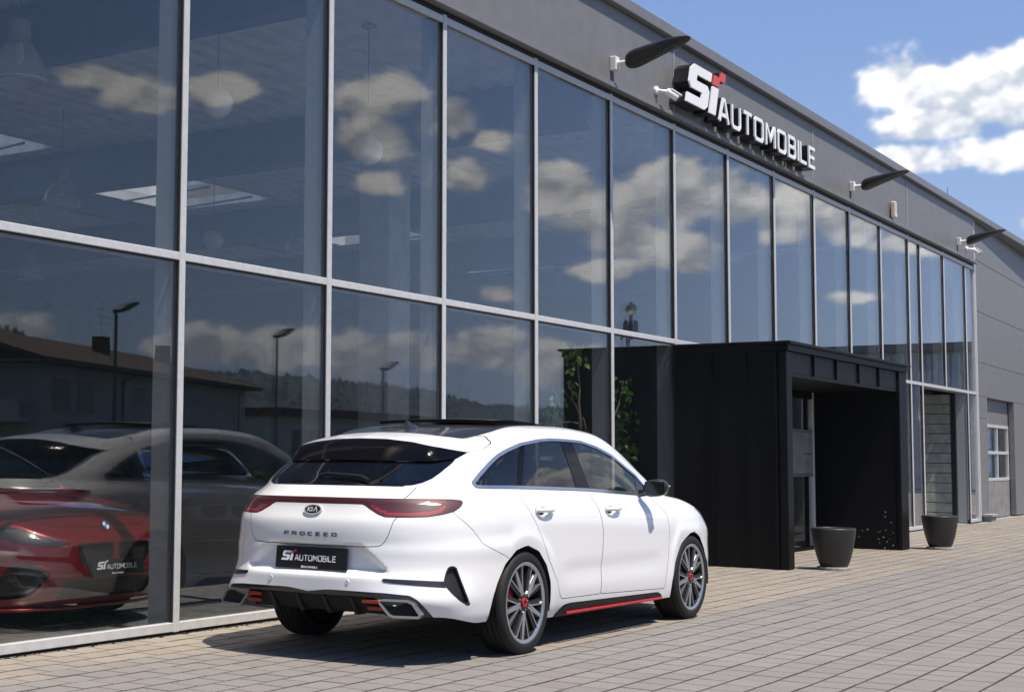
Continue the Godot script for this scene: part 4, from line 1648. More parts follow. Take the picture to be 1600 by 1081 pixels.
func door_handle(parent: Node, x: float, y: float, side: float) -> void:
	var z := flank(x, y)
	var dish := MB.new()
	var rings := 5
	var seg := 22
	var P := []
	for i in rings + 1:
		var ring := []
		var q := float(i) / rings
		for k in seg:
			var a := TAU * k / seg
			var px := x + cos(a) * 0.082 * q
			var py := y - 0.006 + sin(a) * 0.036 * q
			ring.append(Vector3(px, py, (flank(px, py) - 0.030 * pow(1.0 - q * q, 0.8)) * side))
		P.append(ring)
	for i in rings:
		for k in seg:
			var j := (k + 1) % seg
			dish.quad(P[i][k], P[i][j], P[i + 1][j], P[i + 1][k], Vector3(0, 0, side))
	put("handle_bowl", dish, M.white_paint, parent)
	var bar := MB.new()
	var path := []
	for k in 9:
		var t := k / 8.0
		path.append(Vector3(x - 0.112 + 0.224 * t, y + 0.011 - 0.004 * t, (z + 0.004 + 0.022 * pow(sin(PI * t), 0.4)) * side))
	bar.tube(path, 0.0155, 0.0155, 10)
	put("door_handle", bar, M.white_paint, parent)


func build_white_car() -> void:
	var t := thing("white_car", "white shooting brake estate with red tail light bar parked before the showroom", "car", Vector3(0.5466, 0.0, 1.5136), -0.0065)
	var both := body_soups(54, 72, 34, 46)
	var low: Soup = both[0]
	var high: Soup = both[1]
	var c: Array
	low = cut(low, Outline.new("side", ARCH_REAR))[1]
	low = cut(low, Outline.new("side", ARCH_FRONT))[1]
	panel("inner_shell", low.moved(-0.022), M.liner, t)
	# rear apron, vents and blades
	c = cut(low, Outline.new("wrap", [[-0.3, 0.1], [-0.3, 0.409], [0.054, 0.412], [0.091, 0.43], [0.343, 0.429], [0.531, 0.426], [0.722, 0.415], [0.781, 0.39], [0.844, 0.345], [0.92, 0.285], [0.975, 0.2], [0.98, 0.1]]), 0.001)
	low = c[1]
	var ap: Soup = c[0]
	c = cut(ap, Outline.new("wrap", [[-0.3, 0.1], [-0.3, 0.395], [0.33, 0.400], [0.46, 0.398], [0.50, 0.35], [0.56, 0.28], [0.60, 0.1]]))
	panel("diffuser", c[0].moved(-0.030), M.matt_black, t)
	panel("rear_apron", c[1].moved(-0.004), M.gloss_black, t)
	c = cut(low, Outline.new("wrap", [[1.0, 0.492], [1.022, 0.545], [1.045, 0.574], [1.083, 0.582], [1.116, 0.569], [1.15, 0.502], [1.192, 0.424], [1.235, 0.351], [1.215, 0.342], [1.133, 0.379], [1.065, 0.422], [1.02, 0.459]]), 0.001)
	low = c[1]
	pair("vent_lip", cut(c[0], Outline.new("wrap", [[1.0, 0.492], [1.022, 0.545], [1.045, 0.574], [1.083, 0.582], [1.116, 0.569], [1.15, 0.502], [1.192, 0.424], [1.235, 0.351], [1.215, 0.342], [1.133, 0.379], [1.065, 0.422], [1.02, 0.459]]), 0.0, 0.010)[1], M.gloss_black, t)
	pair("bumper_vent", cut(c[0], Outline.new("wrap", [[1.0, 0.492], [1.022, 0.545], [1.045, 0.574], [1.083, 0.582], [1.116, 0.569], [1.15, 0.502], [1.192, 0.424], [1.235, 0.351], [1.215, 0.342], [1.133, 0.379], [1.065, 0.422], [1.02, 0.459]]), 0.0, 0.010)[0].moved(-0.018), M.matt_black, t)
	c = cut(low, Outline.new("wrap", [[0.505, 0.508], [0.533, 0.486], [1.03, 0.458], [1.03, 0.492], [0.75, 0.502]]), 0.0)
	low = c[1]
	pair("bumper_blade", c[0].moved(0.004), M.gloss_black, t)
	# tail lamps and light bar
	c = cut(low, Outline.new("wrap", [[-0.3, 0.934], [0.26, 0.934], [0.393, 0.933], [0.435, 0.906], [0.495, 0.876], [0.547, 0.861], [0.646, 0.861], [0.742, 0.861], [0.888, 0.865], [1.016, 0.879], [1.108, 0.896], [1.164, 0.92], [1.194, 0.944], [1.188, 0.959], [1.101, 0.966], [0.711, 0.968], [0.529, 0.969], [0.262, 0.970], [-0.3, 0.972]]), 0.0015)
	low = c[1]
	var lamp: Soup = c[0].moved(0.001)
	var glow := Outline.new("wrap", [[0.435, 0.928], [0.50, 0.892], [0.56, 0.873], [0.75, 0.873], [0.90, 0.876], [1.0, 0.894], [1.055, 0.932], [1.02, 0.932], [0.98, 0.910], [0.90, 0.895], [0.75, 0.891], [0.58, 0.891], [0.53, 0.903], [0.475, 0.930]])
	var line := Outline.new("wrap", [[-0.3, 0.946], [0.40, 0.946], [1.05, 0.951], [1.05, 0.959], [0.40, 0.957], [-0.3, 0.958]])
	var chrome_line := Outline.new("wrap", [[0.45, 0.934], [1.0, 0.936], [1.0, 0.942], [0.45, 0.940]])
	var seam := Outline.new("wrap", [[0.697, 0.98], [0.646, 0.85], [0.652, 0.85], [0.703, 0.98]])
	lamp = cut(lamp, seam)[1]
	c = cut(lamp, glow)
	pair("lamp_signature", c[0], M.lamp_red, t)
	c = cut(c[1], line)
	panel("light_strip", c[0], M.lamp_red, t)
	c = cut(c[1], chrome_line)
	pair("lamp_trim", c[0], M.satin_chrome, t)
	panel("tail_lamp", c[1], M.lamp_dark_red, t)
	# tailgate, bumper, doors
	c = cut(low, Outline.new("wrap", [[-0.3, 0.684], [0.0, 0.684], [0.351, 0.685], [0.493, 0.691], [0.526, 0.702], [0.553, 0.732], [0.577, 0.773], [0.607, 0.837], [0.649, 0.868], [0.697, 0.957], [0.713, 0.972], [0.788, 1.012], [0.86, 1.06], [0.9, 1.2], [-0.3, 1.2]]), 0.0024)
	low = c[1]
	panel("tailgate", c[0], M.white_paint, t)
	c = cut(low, Outline.new("wrap", [[-0.3, 0.0], [-0.3, 0.9], [1.09, 0.9], [1.127, 0.87], [1.187, 0.836], [1.262, 0.79], [1.365, 0.70], [1.462, 0.666], [1.64, 0.605], [1.75, 0.5], [1.75, 0.0]]), 0.0018)
	low = c[1]
	panel("rear_bumper", c[0], M.white_paint, t)
	var handles := [[0.265, 0.874], [1.285, 0.858]]
	for h in handles:
		var ring := []
		for k in 22:
			var a := TAU * k / 22.0
			ring.append([h[0] + cos(a) * 0.082, h[1] - 0.006 + sin(a) * 0.036])
		low = cut(low, Outline.new("side", ring))[1]
	var rear_door := Outline.new("side", [[0.050, 1.06], [0.044, 1.0], [0.038, 0.936], [0.181, 0.752], [0.273, 0.586], [0.385, 0.438], [0.455, 0.335], [0.50, 0.305], [1.062, 0.298], [1.071, 0.504], [1.108, 0.719], [1.073, 0.893], [1.060, 0.95], [1.060, 1.06]])
	c = cut(low, rear_door, 0.0022)
	low = c[1]
	panel("rear_door", c[0], M.white_paint, t, "right")
	panel("rear_door", c[0], M.white_paint, t, "left")
	var front_door := Outline.new("side", [[1.062, 1.06], [1.062, 0.95], [1.075, 0.893], [1.110, 0.719], [1.073, 0.504], [1.064, 0.298], [2.135, 0.264], [2.150, 0.353], [2.195, 0.497], [2.236, 0.688], [2.218, 0.806], [2.146, 0.869], [2.065, 0.935], [2.04, 1.06]])
	c = cut(low, front_door, 0.0022)
	low = c[1]
	panel("front_door", c[0], M.white_paint, t, "right")
	panel("front_door", c[0], M.white_paint, t, "left")
	for h in handles:
		door_handle(t, h[0], h[1], 1.0)
		door_handle(t, h[0], h[1], -1.0)
	c = cut(low, Outline.new("side", [[0.44, 0.1], [0.468, 0.204], [0.517, 0.252], [0.56, 0.264], [0.639, 0.268], [2.033, 0.243], [2.075, 0.225], [2.11, 0.19], [2.12, 0.1]]), 0.001)
	low = c[1]
	pair("side_skirt", c[0].moved(0.008), M.matt_black, t)
	for s in [-1.0, 1.0]:
		var st := MB.new()
		var path := []
		for k in 12:
			var x := 0.585 + 1.48 * k / 11.0
			path.append(Vector3(x, 0.205 - 0.006 * k / 11.0, (flank(x, 0.206) + 0.016) * s))
		st.tube(path, 0.011, 0.009, 8)
		put("skirt_stripe", st, M.red_plastic, t)
	c = cut(low, Outline.new("front", [[0.36, 0.66], [0.50, 0.72], [0.85, 0.80], [1.12, 0.845], [1.16, 0.83], [1.05, 0.73], [0.86, 0.64], [0.60, 0.60], [0.40, 0.61]]), 0.0015)
	low = c[1]
	pair("headlamp", c[0].moved(0.002), M.headlamp_inside, t)
	c = cut(low, Outline.new("front", [[-0.3, 0.22], [0.58, 0.22], [0.50, 0.40], [0.30, 0.44], [-0.3, 0.45]]), 0.001)
	low = c[1]
	panel("air_intake", c[0].moved(-0.02), M.matt_black, t)
	c = cut(low, Outline.new("front", [[-0.3, 0.52], [0.34, 0.52], [0.40, 0.60], [0.30, 0.63], [-0.3, 0.62]]), 0.001)
	low = c[1]
	panel("grille", c[0].moved(-0.015), M.gloss_black, t)
	pair("flank_panels", low, M.white_paint, t)
	# greenhouse
	var dlo := Outline.new("side", [[-0.440, 1.063], [-0.428, 1.031], [-0.36, 1.026], [0.047, 1.021], [0.684, 1.003], [1.046, 0.992], [1.473, 0.971], [1.871, 0.950], [2.0, 0.942], [2.07, 0.975], [2.059, 1.012], [1.934, 1.098], [1.729, 1.177], [1.554, 1.245], [1.315, 1.304], [1.088, 1.338], [0.87, 1.346], [0.651, 1.348], [0.455, 1.338], [0.233, 1.312], [0.054, 1.269], [-0.061, 1.234], [-0.194, 1.181], [-0.333, 1.121], [-0.40, 1.087]])
	c = cut(high, dlo, 0.0006)
	high = c[1]
	var opening: Soup = c[0]
	c = cut(opening, dlo, 0.0, 0.019)
	var trim: Soup = c[1]
	c[0] = c[0].moved(-0.004)
	var trim2 := cut(trim, Outline.new("side", [[0.222, 1.5], [0.218, 0.9], [0.223, 0.9], [0.227, 1.5]]))
	pair("window_trim", trim2[1].moved(0.003), M.satin_chrome, t)
	var glass: Soup = c[0]
	c = cut(glass, Outline.new("side", [[0.35, 1.51], [-0.08, 0.80], [-0.01, 0.80], [0.41, 1.51]]))
	glass = c[1]
	pair("quarter_divider", c[0].moved(0.002), M.spoiler_black, t)
	c = cut(glass, Outline.new("side", [[0.72, 1.50], [0.967, 0.80], [1.172, 0.80], [0.885, 1.50]]))
	glass = c[1]
	pair("door_pillar", c[0].moved(0.003), M.spoiler_black, t)
	c = cut(glass, Outline.new("side", [[1.84, 0.90], [1.895, 1.03], [1.915, 1.13], [2.2, 1.1], [2.2, 0.9]]))
	glass = c[1]
	pair("mirror_triangle", c[0].moved(0.002), M.gloss_black, t)
	for side in ["right", "left"]:
		panel("quarter_glass", by_x(glass, -1.0, 0.075, 0.0, 0.58), M.car_glass_dark, t, side)
		panel("rear_door_glass", by_x(glass, 0.075, 0.995, 0.58, -0.36), M.car_glass_dark, t, side)
		panel("front_door_glass", by_x(glass, 0.995, 3.0, -0.36, 0.0), M.car_glass, t, side)
	# rear window and black spoiler blade
	var rear_win := Outline.new("rear", [[-0.3, 0.9], [0.5, 0.9], [0.49, 1.043], [0.538, 1.047], [0.577, 1.061], [0.607, 1.086], [0.622, 1.124], [0.630, 1.172], [0.628, 1.205], [0.60, 1.20], [0.531, 1.188], [0.27, 1.192], [-0.3, 1.196]])
	c = cut(high, rear_win, 0.001)
	high = c[1]
	panel("rear_window", c[0].moved(-0.004), M.car_glass_dark, t)
	c = cut(high, Outline.new("rear", [[-0.3, 1.196], [0.27, 1.192], [0.531, 1.188], [0.60, 1.20], [0.628, 1.205], [0.638, 1.246], [0.542, 1.272], [0.378, 1.304], [0.192, 1.323], [-0.3, 1.334]]), 0.0008)
	high = spoiler_push(c[1])
	panel("spoiler_blade", spoiler_push(c[0], true), M.spoiler_black, t)
	# roof
	c = cut(high, Outline.new("plan", [[-0.285, -0.2], [-0.285, 0.2], [-0.262, 0.42], [-0.20, 0.535], [0.1, 0.578], [0.7, 0.59], [1.2, 0.588], [1.5, 0.575], [1.53, 0.3], [1.545, -0.2]]), 0.001)
	high = c[1]
	panel("glass_roof", c[0].moved(-0.002), M.gloss_black, t)
	c = cut(high, Outline.new("plan", [[1.575, -0.2], [1.56, 0.3], [1.54, 0.565], [1.9, 0.625], [2.2, 0.66], [2.36, 0.67], [2.42, 0.5], [2.45, -0.2]]), 0.001)
	high = c[1]
	panel("windscreen", c[0].moved(-0.003), M.car_glass, t)
	c = cut(high, Outline.new("plan", [[2.47, -0.2], [2.45, 0.5], [2.39, 0.70], [2.6, 0.735], [2.95, 0.735], [3.25, 0.66], [3.40, 0.45], [3.44, -0.2]]), 0.0022)
	high = c[1]
	panel("bonnet", c[0], M.white_paint, t)
	c = cut(high, Outline.new("rear", [[-0.3, 1.334], [0.192, 1.323], [0.378, 1.304], [0.542, 1.272], [0.638, 1.246], [0.66, 1.27], [0.655, 1.31], [0.60, 1.35], [0.3, 1.372], [-0.3, 1.378]]), 0.0016)
	high = c[1]
	panel("roof_spoiler", c[0], M.white_paint, t)
	panel("roof_rails", high, M.white_paint, t)
	var sunroof := MB.new()
	for i in 14:
		var xa := 0.35 + 0.95 * i / 14.0
		var xb := 0.35 + 0.95 * (i + 1) / 14.0
		for j in 8:
			var za := -0.46 + 0.92 * j / 8.0
			var zb := -0.46 + 0.92 * (j + 1) / 8.0
			var y := func(x: float, z: float): return curve(SPINE, x) - 0.055 * z * z + 0.006 + 0.030 * smoothstep(1.25, 0.40, x)
			sunroof.quad(Vector3(xa, y.call(xa, za), za), Vector3(xb, y.call(xb, za), za), Vector3(xb, y.call(xb, zb), zb), Vector3(xa, y.call(xa, zb), zb), Vector3.UP)
			if i == 0:
				sunroof.quad(Vector3(xa, y.call(xa, za), za), Vector3(xa, y.call(xa, zb), zb), Vector3(xa + 0.01, y.call(xa, zb) - 0.02, zb), Vector3(xa + 0.01, y.call(xa, za) - 0.02, za), Vector3(-1, 0, 0))
	put("tilted_sunroof", sunroof, M.gloss_black, t)
	var fin := MB.new()
	fin.xf = Transform3D(Basis.IDENTITY, Vector3(0.0, 1.398, 0.0))
	for s in [-1.0, 1.0]:
		var base := [Vector3(-0.035, 0, 0), Vector3(0.0, 0, 0.022 * s), Vector3(0.09, 0.004, 0.020 * s), Vector3(0.16, 0.010, 0)]
		var top := [Vector3(-0.030, 0.058, 0), Vector3(-0.012, 0.062, 0.004 * s), Vector3(0.05, 0.040, 0.006 * s), Vector3(0.155, 0.014, 0)]
		for k in 3:
			fin.quad(fin.xf * base[k], fin.xf * base[k + 1], fin.xf * top[k + 1], fin.xf * top[k], Vector3(-0.3 if k == 0 else 0.1, 0.2, s))
	put("shark_fin_aerial", fin, M.gloss_black, t)
	var wiper := MB.new()
	wiper.tube([Vector3(-0.885, 1.075, 0.30), Vector3(-0.86, 1.10, 0.22), Vector3(-0.85, 1.112, -0.05)], 0.011, 0.008, 8)
	wiper.tube([Vector3(-0.868, 1.095, 0.26), Vector3(-0.845, 1.106, -0.10)], 0.007, 0.006, 6)
	put("rear_wiper", wiper, M.matt_black, t)
	var stop := slab("high_stop_lamp", Vector3(-0.02, -0.006, -0.05), Vector3(0.01, 0.006, 0.05), M.reflector_red, t)
	stop.transform = Transform3D(Basis(Vector3(0, 0, 1), 0.7), Vector3(-0.548, 1.300, 0.0))
	# number plate with the dealer's mark
	var plate_x := Transform3D(Basis(Vector3(0, 0, 1), 0.0) * Basis(Vector3.UP, -PI / 2), Vector3(-1.036, 0.605, -0.005)) * Transform3D(Basis(Vector3(1, 0, 0), -0.10), Vector3.ZERO)
	var plate := branch("number_plate", t)
	plate.transform = plate_x
	slab("plate_board", Vector3(-0.268, -0.067, 0.0), Vector3(0.268, 0.067, 0.014), M.plate_black, plate, 0.004)
	var mark := MB.new()
	logo_shape(mark, Transform3D(Basis.IDENTITY.scaled(Vector3(0.058, 0.058, 1)), Vector3(-0.222, -0.020, 0)), 0.0142, 0.0154)
	word(mark, "AUTOMOBILE", Transform3D(Basis.IDENTITY.scaled(Vector3(0.0262, 0.034, 1)), Vector3(-0.118, -0.018, 0)), 0.15, 0.0142, 0.0152)
	logo_shape(mark, Transform3D(Basis.IDENTITY.scaled(Vector3(0.014, 0.014, 1)), Vector3(-0.070, -0.061, 0)), 0.0142, 0.0150)
	word(mark, "AUTOMOBILE", Transform3D(Basis.IDENTITY.scaled(Vector3(0.0085, 0.010, 1)), Vector3(-0.046, -0.060, 0)), 0.22, 0.0142, 0.0150)
	put("plate_lettering", mark, M.sign_white, plate)
	var dot := MB.new()
	logo_shape(dot, Transform3D(Basis.IDENTITY.scaled(Vector3(0.058, 0.058, 1)), Vector3(-0.222, -0.020, 0)), 0.0142, 0.0154, ["dot"])
	put("plate_mark_dot", dot, M.sign_red, plate)
	# badge and model lettering
	var back := Basis(Vector3.UP, -PI / 2)
	var badge := branch("badge", t)
	badge.transform = Transform3D(back * Basis(Vector3(1, 0, 0), -0.42), Vector3(-1.024, 0.893, -0.008))
	var oval := PackedVector2Array()
	for k in 36:
		oval.append(Vector2(cos(TAU * k / 36.0) * 0.062, sin(TAU * k / 36.0) * 0.031))
	var ov := MB.new()
	ov.prism(oval, -0.006, 0.007)
	put("badge_field", ov, M.gloss_black, badge)
	var ring := MB.new()
	var rp := []
	for q in oval: rp.append(q)
	ring.stroke(rp, true, 0.006, -0.004, 0.0095)
	word(ring, "KI", Transform3D(Basis.IDENTITY.scaled(Vector3(0.026, 0.028, 1)), Vector3(-0.036, -0.013, 0)), 0.24, 0.0072, 0.009, 0.26)
	ring.xf = Transform3D(Basis.IDENTITY.scaled(Vector3(0.026, 0.028, 1)), Vector3(0.008, -0.013, 0))
	ring.stroke([Vector2(0.0, 0.0), Vector2(0.5, 1.0), Vector2(1.0, 0.0)], false, 0.24, 0.0072, 0.009)
	put("badge_ring", ring, M.lamp_rim, badge)
	var letters := branch("model_lettering", t)
	letters.transform = Transform3D(back, Vector3(-1.0565, 0.741, 0.0))
	var lx := -0.198
	for ch in "PROCEED":
		var lb := MB.new()
		lb.xf = Transform3D(Basis.IDENTITY.scaled(Vector3(0.033, 0.021, 1)), Vector3(lx, 0, 0))
		glyph(lb, ch, 0.24, 0.0, 0.006)
		put("letter", lb, M.letter_grey, letters)
		lx += 0.0595
	# exhausts, reflectors, sensors
	for s in [-1.0, 1.0]:
		var ex := branch("exhaust_tip", t)
		ex.transform = Transform3D(Basis(Vector3.UP, -PI / 2 + s * 0.20), Vector3(-1.004, 0.340, 0.612 * s))
		var pts := [Vector2(-0.128, 0.046), Vector2(0.048, 0.046), Vector2(0.082, 0.032), Vector2(0.128, -0.030), Vector2(0.118, -0.045), Vector2(-0.042, -0.047), Vector2(-0.064, -0.038), Vector2(-0.130, 0.034)]
		var op := []
		var inner := PackedVector2Array()
		for q in pts:
			op.append(Vector2(q.x * s, q.y))
			inner.append(Vector2(q.x * s, q.y) * 0.96)
		var rg := MB.new()
		rg.stroke(op, true, 0.014, -0.03, 0.018)
		put("exhaust_frame", rg, M.satin_chrome, ex)
		var hole := MB.new()
		hole.prism(inner, -0.05, -0.006)
		put("exhaust_inside", hole, M.liner, ex)
		for y in [0.374, 0.333]:
			var rf := MB.new()
			var zc := 0.435 if y > 0.35 else 0.455
			rf.xf = Transform3D(Basis(Vector3.UP, -PI / 2 + s * 0.12), Vector3(-1.046 if y > 0.35 else -1.018, y, zc * s))
			rf.box(Vector3(-0.058, -0.011, -0.01), Vector3(0.058, 0.011, 0.012), 0.004)
			put("rear_reflector", rf, M.reflector_red, t)
	for k in 4:
		var fv := MB.new()
		var z := -0.30 + 0.20 * k
		fv.xf = Transform3D(Basis.IDENTITY, Vector3(-1.0, 0.33, z))
		fv.prism(PackedVector2Array([Vector2(-0.065, 0.06), Vector2(0.06, 0.06), Vector2(0.08, -0.045), Vector2(0.0, -0.045)]), -0.012, 0.012)
		put("diffuser_fin", fv, M.matt_black, t)
	for q in [[-1.0775, 0.481, 0.285, 0.0], [-1.0775, 0.481, -0.285, 0.0], [-0.962, 0.57, 0.565, 0.5], [-0.962, 0.57, -0.565, -0.5]]:
		var sn := MB.new()
		sn.xf = Transform3D(Basis(Vector3.UP, -q[3]) * Basis(Vector3(0, 0, 1), PI / 2), Vector3(q[0] + 0.004, q[1], q[2]))
		sn.lathe([Vector2(0.0125, -0.004), Vector2(0.0125, 0.007), Vector2(0.0105, 0.008), Vector2(0.0105, 0.006), Vector2(0.0, 0.0065)], 20)
		put("parking_sensor", sn, M.white_paint, t)
	# mirrors
	for s in [-1.0, 1.0]:
		var mr := branch("door_mirror", t)
		var hs := MB.new()
		hs.xf = Transform3D(Basis(Vector3.UP, 0.18 * s), Vector3(1.86, 1.005, 0.945 * s))
		var prof := []
		for k in 13:
			var a := -PI / 2 + PI * k / 12.0
			prof.append(Vector2(cos(a), sin(a)))
		var U := MB.new()
		U.lathe(prof, 28)
		for k in U.v.size():
			var q := U.v[k]
			var f := Vector3(signf(q.x) * pow(absf(q.x), 0.8) * 0.070, signf(q.y) * pow(absf(q.y), 0.85) * 0.064, signf(q.z) * pow(absf(q.z), 0.75) * 0.092)
			if f.x < -0.040: f.x = -0.040
			f.y += f.z * s * 0.10
			hs.v.append(hs.xf * f)
			hs.n.append((hs.xf.basis * Vector3(U.n[k].x / 0.070, U.n[k].y / 0.064, U.n[k].z / 0.092)).normalized())
		put("mirror_shell", hs, M.gloss_black, mr)
		var ft := MB.new()
		ft.tube([Vector3(1.88, 0.965, 0.81 * s), Vector3(1.87, 0.975, 0.90 * s), Vector3(1.86, 0.985, 0.93 * s)], 0.028, 0.022, 10)
		put("mirror_foot", ft, M.gloss_black, mr)
		var face := slab("mirror_glass", Vector3(-0.0425, -0.045, -0.072), Vector3(-0.0402, 0.047, 0.072), M.painted_reflection, mr)
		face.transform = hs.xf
		var sig := slab("mirror_signal", Vector3(0.020, 0.010, 0.070 if s > 0 else -0.094), Vector3(0.050, 0.020, 0.094 if s > 0 else -0.070), M.lamp_plastic, mr)
		sig.transform = hs.xf
	# fuel flap on the left
	var flap := MB.new()
	for k in 28:
		var a := TAU * k / 28.0
		var d := TAU * (k + 1) / 28.0
		var pa := Vector2(-0.22 + cos(a) * 0.085, 0.865 + sin(a) * 0.075)
		var pd := Vector2(-0.22 + cos(d) * 0.085, 0.865 + sin(d) * 0.075)
		flap.flat(Vector3(pa.x, pa.y, -flank(pa.x, pa.y) - 0.002), Vector3(pd.x, pd.y, -flank(pd.x, pd.y) - 0.002), Vector3(-0.22, 0.865, -flank(-0.22, 0.865) - 0.003), Vector3(0, 0, -1))
	put("fuel_flap", flap, M.white_paint, t)
	cabin(t)
	slab("underbody", Vector3(-0.88, 0.285, -0.60), Vector3(3.15, 0.36, 0.60), M.liner, t)
	wheel_well(t, ARCH_REAR, 0.875)
	wheel_well(t, ARCH_FRONT, 0.865)
	for x in [0.0, 2.65]:
		wheel_shape("wheel", t, Vector3(x, 0.3165, 0.883), 1.0)
		wheel_shape("wheel", t, Vector3(x, 0.3165, -0.883), -1.0)


# ---------------------------------------------------------------- cars inside the showroom

func coupe(called: String, label: String, at: Vector3, turn: float, paint: Material, plated: bool) -> Node3D:
	var t := thing(called, label, "car", at, turn)
	var body := branch("bodywork", t)
	body.scale = Vector3(1.05, 0.97, 1.03)
	var both := body_soups(16, 36, 40, 26)
	var low: Soup = both[0]
	var high: Soup = both[1]
	low = cut(low, Outline.new("side", ARCH_REAR))[1]
	low = cut(low, Outline.new("side", ARCH_FRONT))[1]
	panel("inner_shell", low.moved(-0.022), M.liner, body)
	var c := cut(low, Outline.new("front", [[0.40, 0.63], [0.46, 0.70], [0.80, 0.735], [1.12, 0.79], [1.16, 0.77], [1.02, 0.69], [0.80, 0.635], [0.52, 0.60]]), 0.0015)
	low = c[1]
	pair("headlamp", c[0].moved(0.002), M.gloss_black, body)
	c = cut(c[0], Outline.new("front", [[0.50, 0.645], [0.62, 0.648], [0.70, 0.672], [0.62, 0.664], [0.50, 0.662]]))
	pair("headlamp_strip", c[0].moved(0.006), M.headlamp_inside, body)
	var kidney := Outline.new("front", [[0.025, 0.50], [0.06, 0.46], [0.28, 0.46], [0.34, 0.52], [0.35, 0.61], [0.30, 0.68], [0.07, 0.67], [0.025, 0.64]])
	c = cut(low, kidney, 0.001)
	low = c[1]
	var g := cut(c[0], kidney, 0.0, 0.016)
	pair("grille_frame", g[1].moved(0.006), M.gloss_black, body)
	panel("grille", g[0].moved(-0.03), M.matt_black, body)
	var intake := Outline.new("front", [[0.56, 0.42], [0.72, 0.50], [0.88, 0.46], [0.96, 0.30], [0.90, 0.24], [0.70, 0.26]])
	c = cut(low, intake, 0.001)
	low = c[1]
	pair("side_intake", c[0].moved(-0.02), M.gloss_black, body)
	c = cut(low, Outline.new("front", [[-0.3, 0.23], [0.50, 0.23], [0.44, 0.36], [-0.3, 0.38]]), 0.001)
	low = c[1]
	panel("lower_intake", c[0].moved(-0.02), M.matt_black, body)
	panel("body_panels", low, paint, body)
	var dlo := Outline.new("side", [[-0.440, 1.063], [-0.428, 1.031], [0.047, 1.021], [1.046, 0.992], [2.0, 0.942], [2.059, 1.012], [1.934, 1.098], [1.554, 1.245], [1.088, 1.338], [0.651, 1.348], [0.233, 1.312], [-0.061, 1.234]])
	c = cut(high, dlo, 0.001)
	high = c[1]
	pair("side_glass", c[0].moved(-0.004), M.car_glass_dark, body)
	c = cut(high, Outline.new("plan", [[1.575, -0.2], [1.56, 0.3], [1.54, 0.565], [2.2, 0.66], [2.36, 0.67], [2.42, 0.5], [2.45, -0.2]]), 0.001)
	high = c[1]
	panel("windscreen", c[0].moved(-0.003), M.car_glass_dark, body)
	c = cut(high, Outline.new("plan", [[2.47, -0.2], [2.45, 0.5], [2.39, 0.70], [2.95, 0.735], [3.25, 0.62], [3.38, 0.40], [3.42, -0.2]]), 0.0025)
	high = c[1]
	panel("bonnet", c[0], paint, body)
	panel("roof", high, paint, body)
	slab("underbody", Vector3(-0.88, 0.18, -0.60), Vector3(3.15, 0.30, 0.60), M.liner, body)
	wheel_well(body, ARCH_REAR, 0.875)
	wheel_well(body, ARCH_FRONT, 0.865)
	var lip := MB.new()
	var path := []
	for k in 19:
		var q := low_body(2.35 + 0.65 * k / 18.0, 0.0)
		path.append(Vector3(q.x + 0.01, 0.165, q.z))
	for k in range(17, -1, -1):
		path.append(Vector3(path[k].x, 0.165, -path[k].z))
	lip.tube(path, 0.014, 0.014, 6)
	put("front_lip", lip, paint, body)
	for s in [-1.0, 1.0]:
		var mr := MB.new()
		mr.at(Vector3(1.86, 1.02, 0.96 * s), Vector3(0.13, 0.14, 0.22), 0.05)
		put("door_mirror", mr, M.gloss_black, body)
	for x in [0.0, 2.79]:
		wheel_shape("wheel", t, Vector3(x, 0.3165, 0.900), 1.0, true)
		wheel_shape("wheel", t, Vector3(x, 0.3165, -0.900), -1.0, true)
	if plated:
		var pl := branch("number_plate", t)
		pl.transform = Transform3D(Basis(Vector3.UP, PI / 2), Vector3(3.725, 0.435, 0.0))
		slab("plate_board", Vector3(-0.262, -0.058, 0.0), Vector3(0.262, 0.058, 0.012), M.plate_black, pl, 0.004)
		var mark := MB.new()
		logo_shape(mark, Transform3D(Basis.IDENTITY.scaled(Vector3(0.056, 0.054, 1)), Vector3(-0.216, -0.014, 0)), 0.0122, 0.0134, ["s", "i", "dot"])
		word(mark, "AUTOMOBILE", Transform3D(Basis.IDENTITY.scaled(Vector3(0.0256, 0.032, 1)), Vector3(-0.114, -0.014, 0)), 0.16, 0.0122, 0.0132)
		logo_shape(mark, Transform3D(Basis.IDENTITY.scaled(Vector3(0.013, 0.013, 1)), Vector3(-0.066, -0.050, 0)), 0.0122, 0.0130)
		word(mark, "AUTOMOBILE", Transform3D(Basis.IDENTITY.scaled(Vector3(0.008, 0.009, 1)), Vector3(-0.042, -0.049, 0)), 0.22, 0.0122, 0.0130)
		put("plate_lettering", mark, M.sign_white, pl)
		var bd := branch("roundel", t)
		bd.transform = Transform3D(Basis(Vector3(0, 0, 1), -1.05), Vector3(3.60, 0.715, 0.0))
		var rim := MB.new()
		rim.lathe([Vector2(0.030, 0.0), Vector2(0.041, 0.0), Vector2(0.041, 0.006), Vector2(0.030, 0.006)], 28)
		put("roundel_rim", rim, M.gloss_black, bd)
		for k in 4:
			var q := MB.new()
			for j in 7:
				var a0 := TAU * (k * 7 + j) / 28.0
				var a1 := TAU * (k * 7 + j + 1) / 28.0
				q.flat(Vector3(0, 0.005, 0), Vector3(cos(a0), 0, sin(a0)) * 0.030 + Vector3(0, 0.005, 0), Vector3(cos(a1), 0, sin(a1)) * 0.030 + Vector3(0, 0.005, 0), Vector3.UP)
			put("roundel_quarter", q, M.badge_blue if k % 2 == 0 else M.sign_white, bd)
	return t


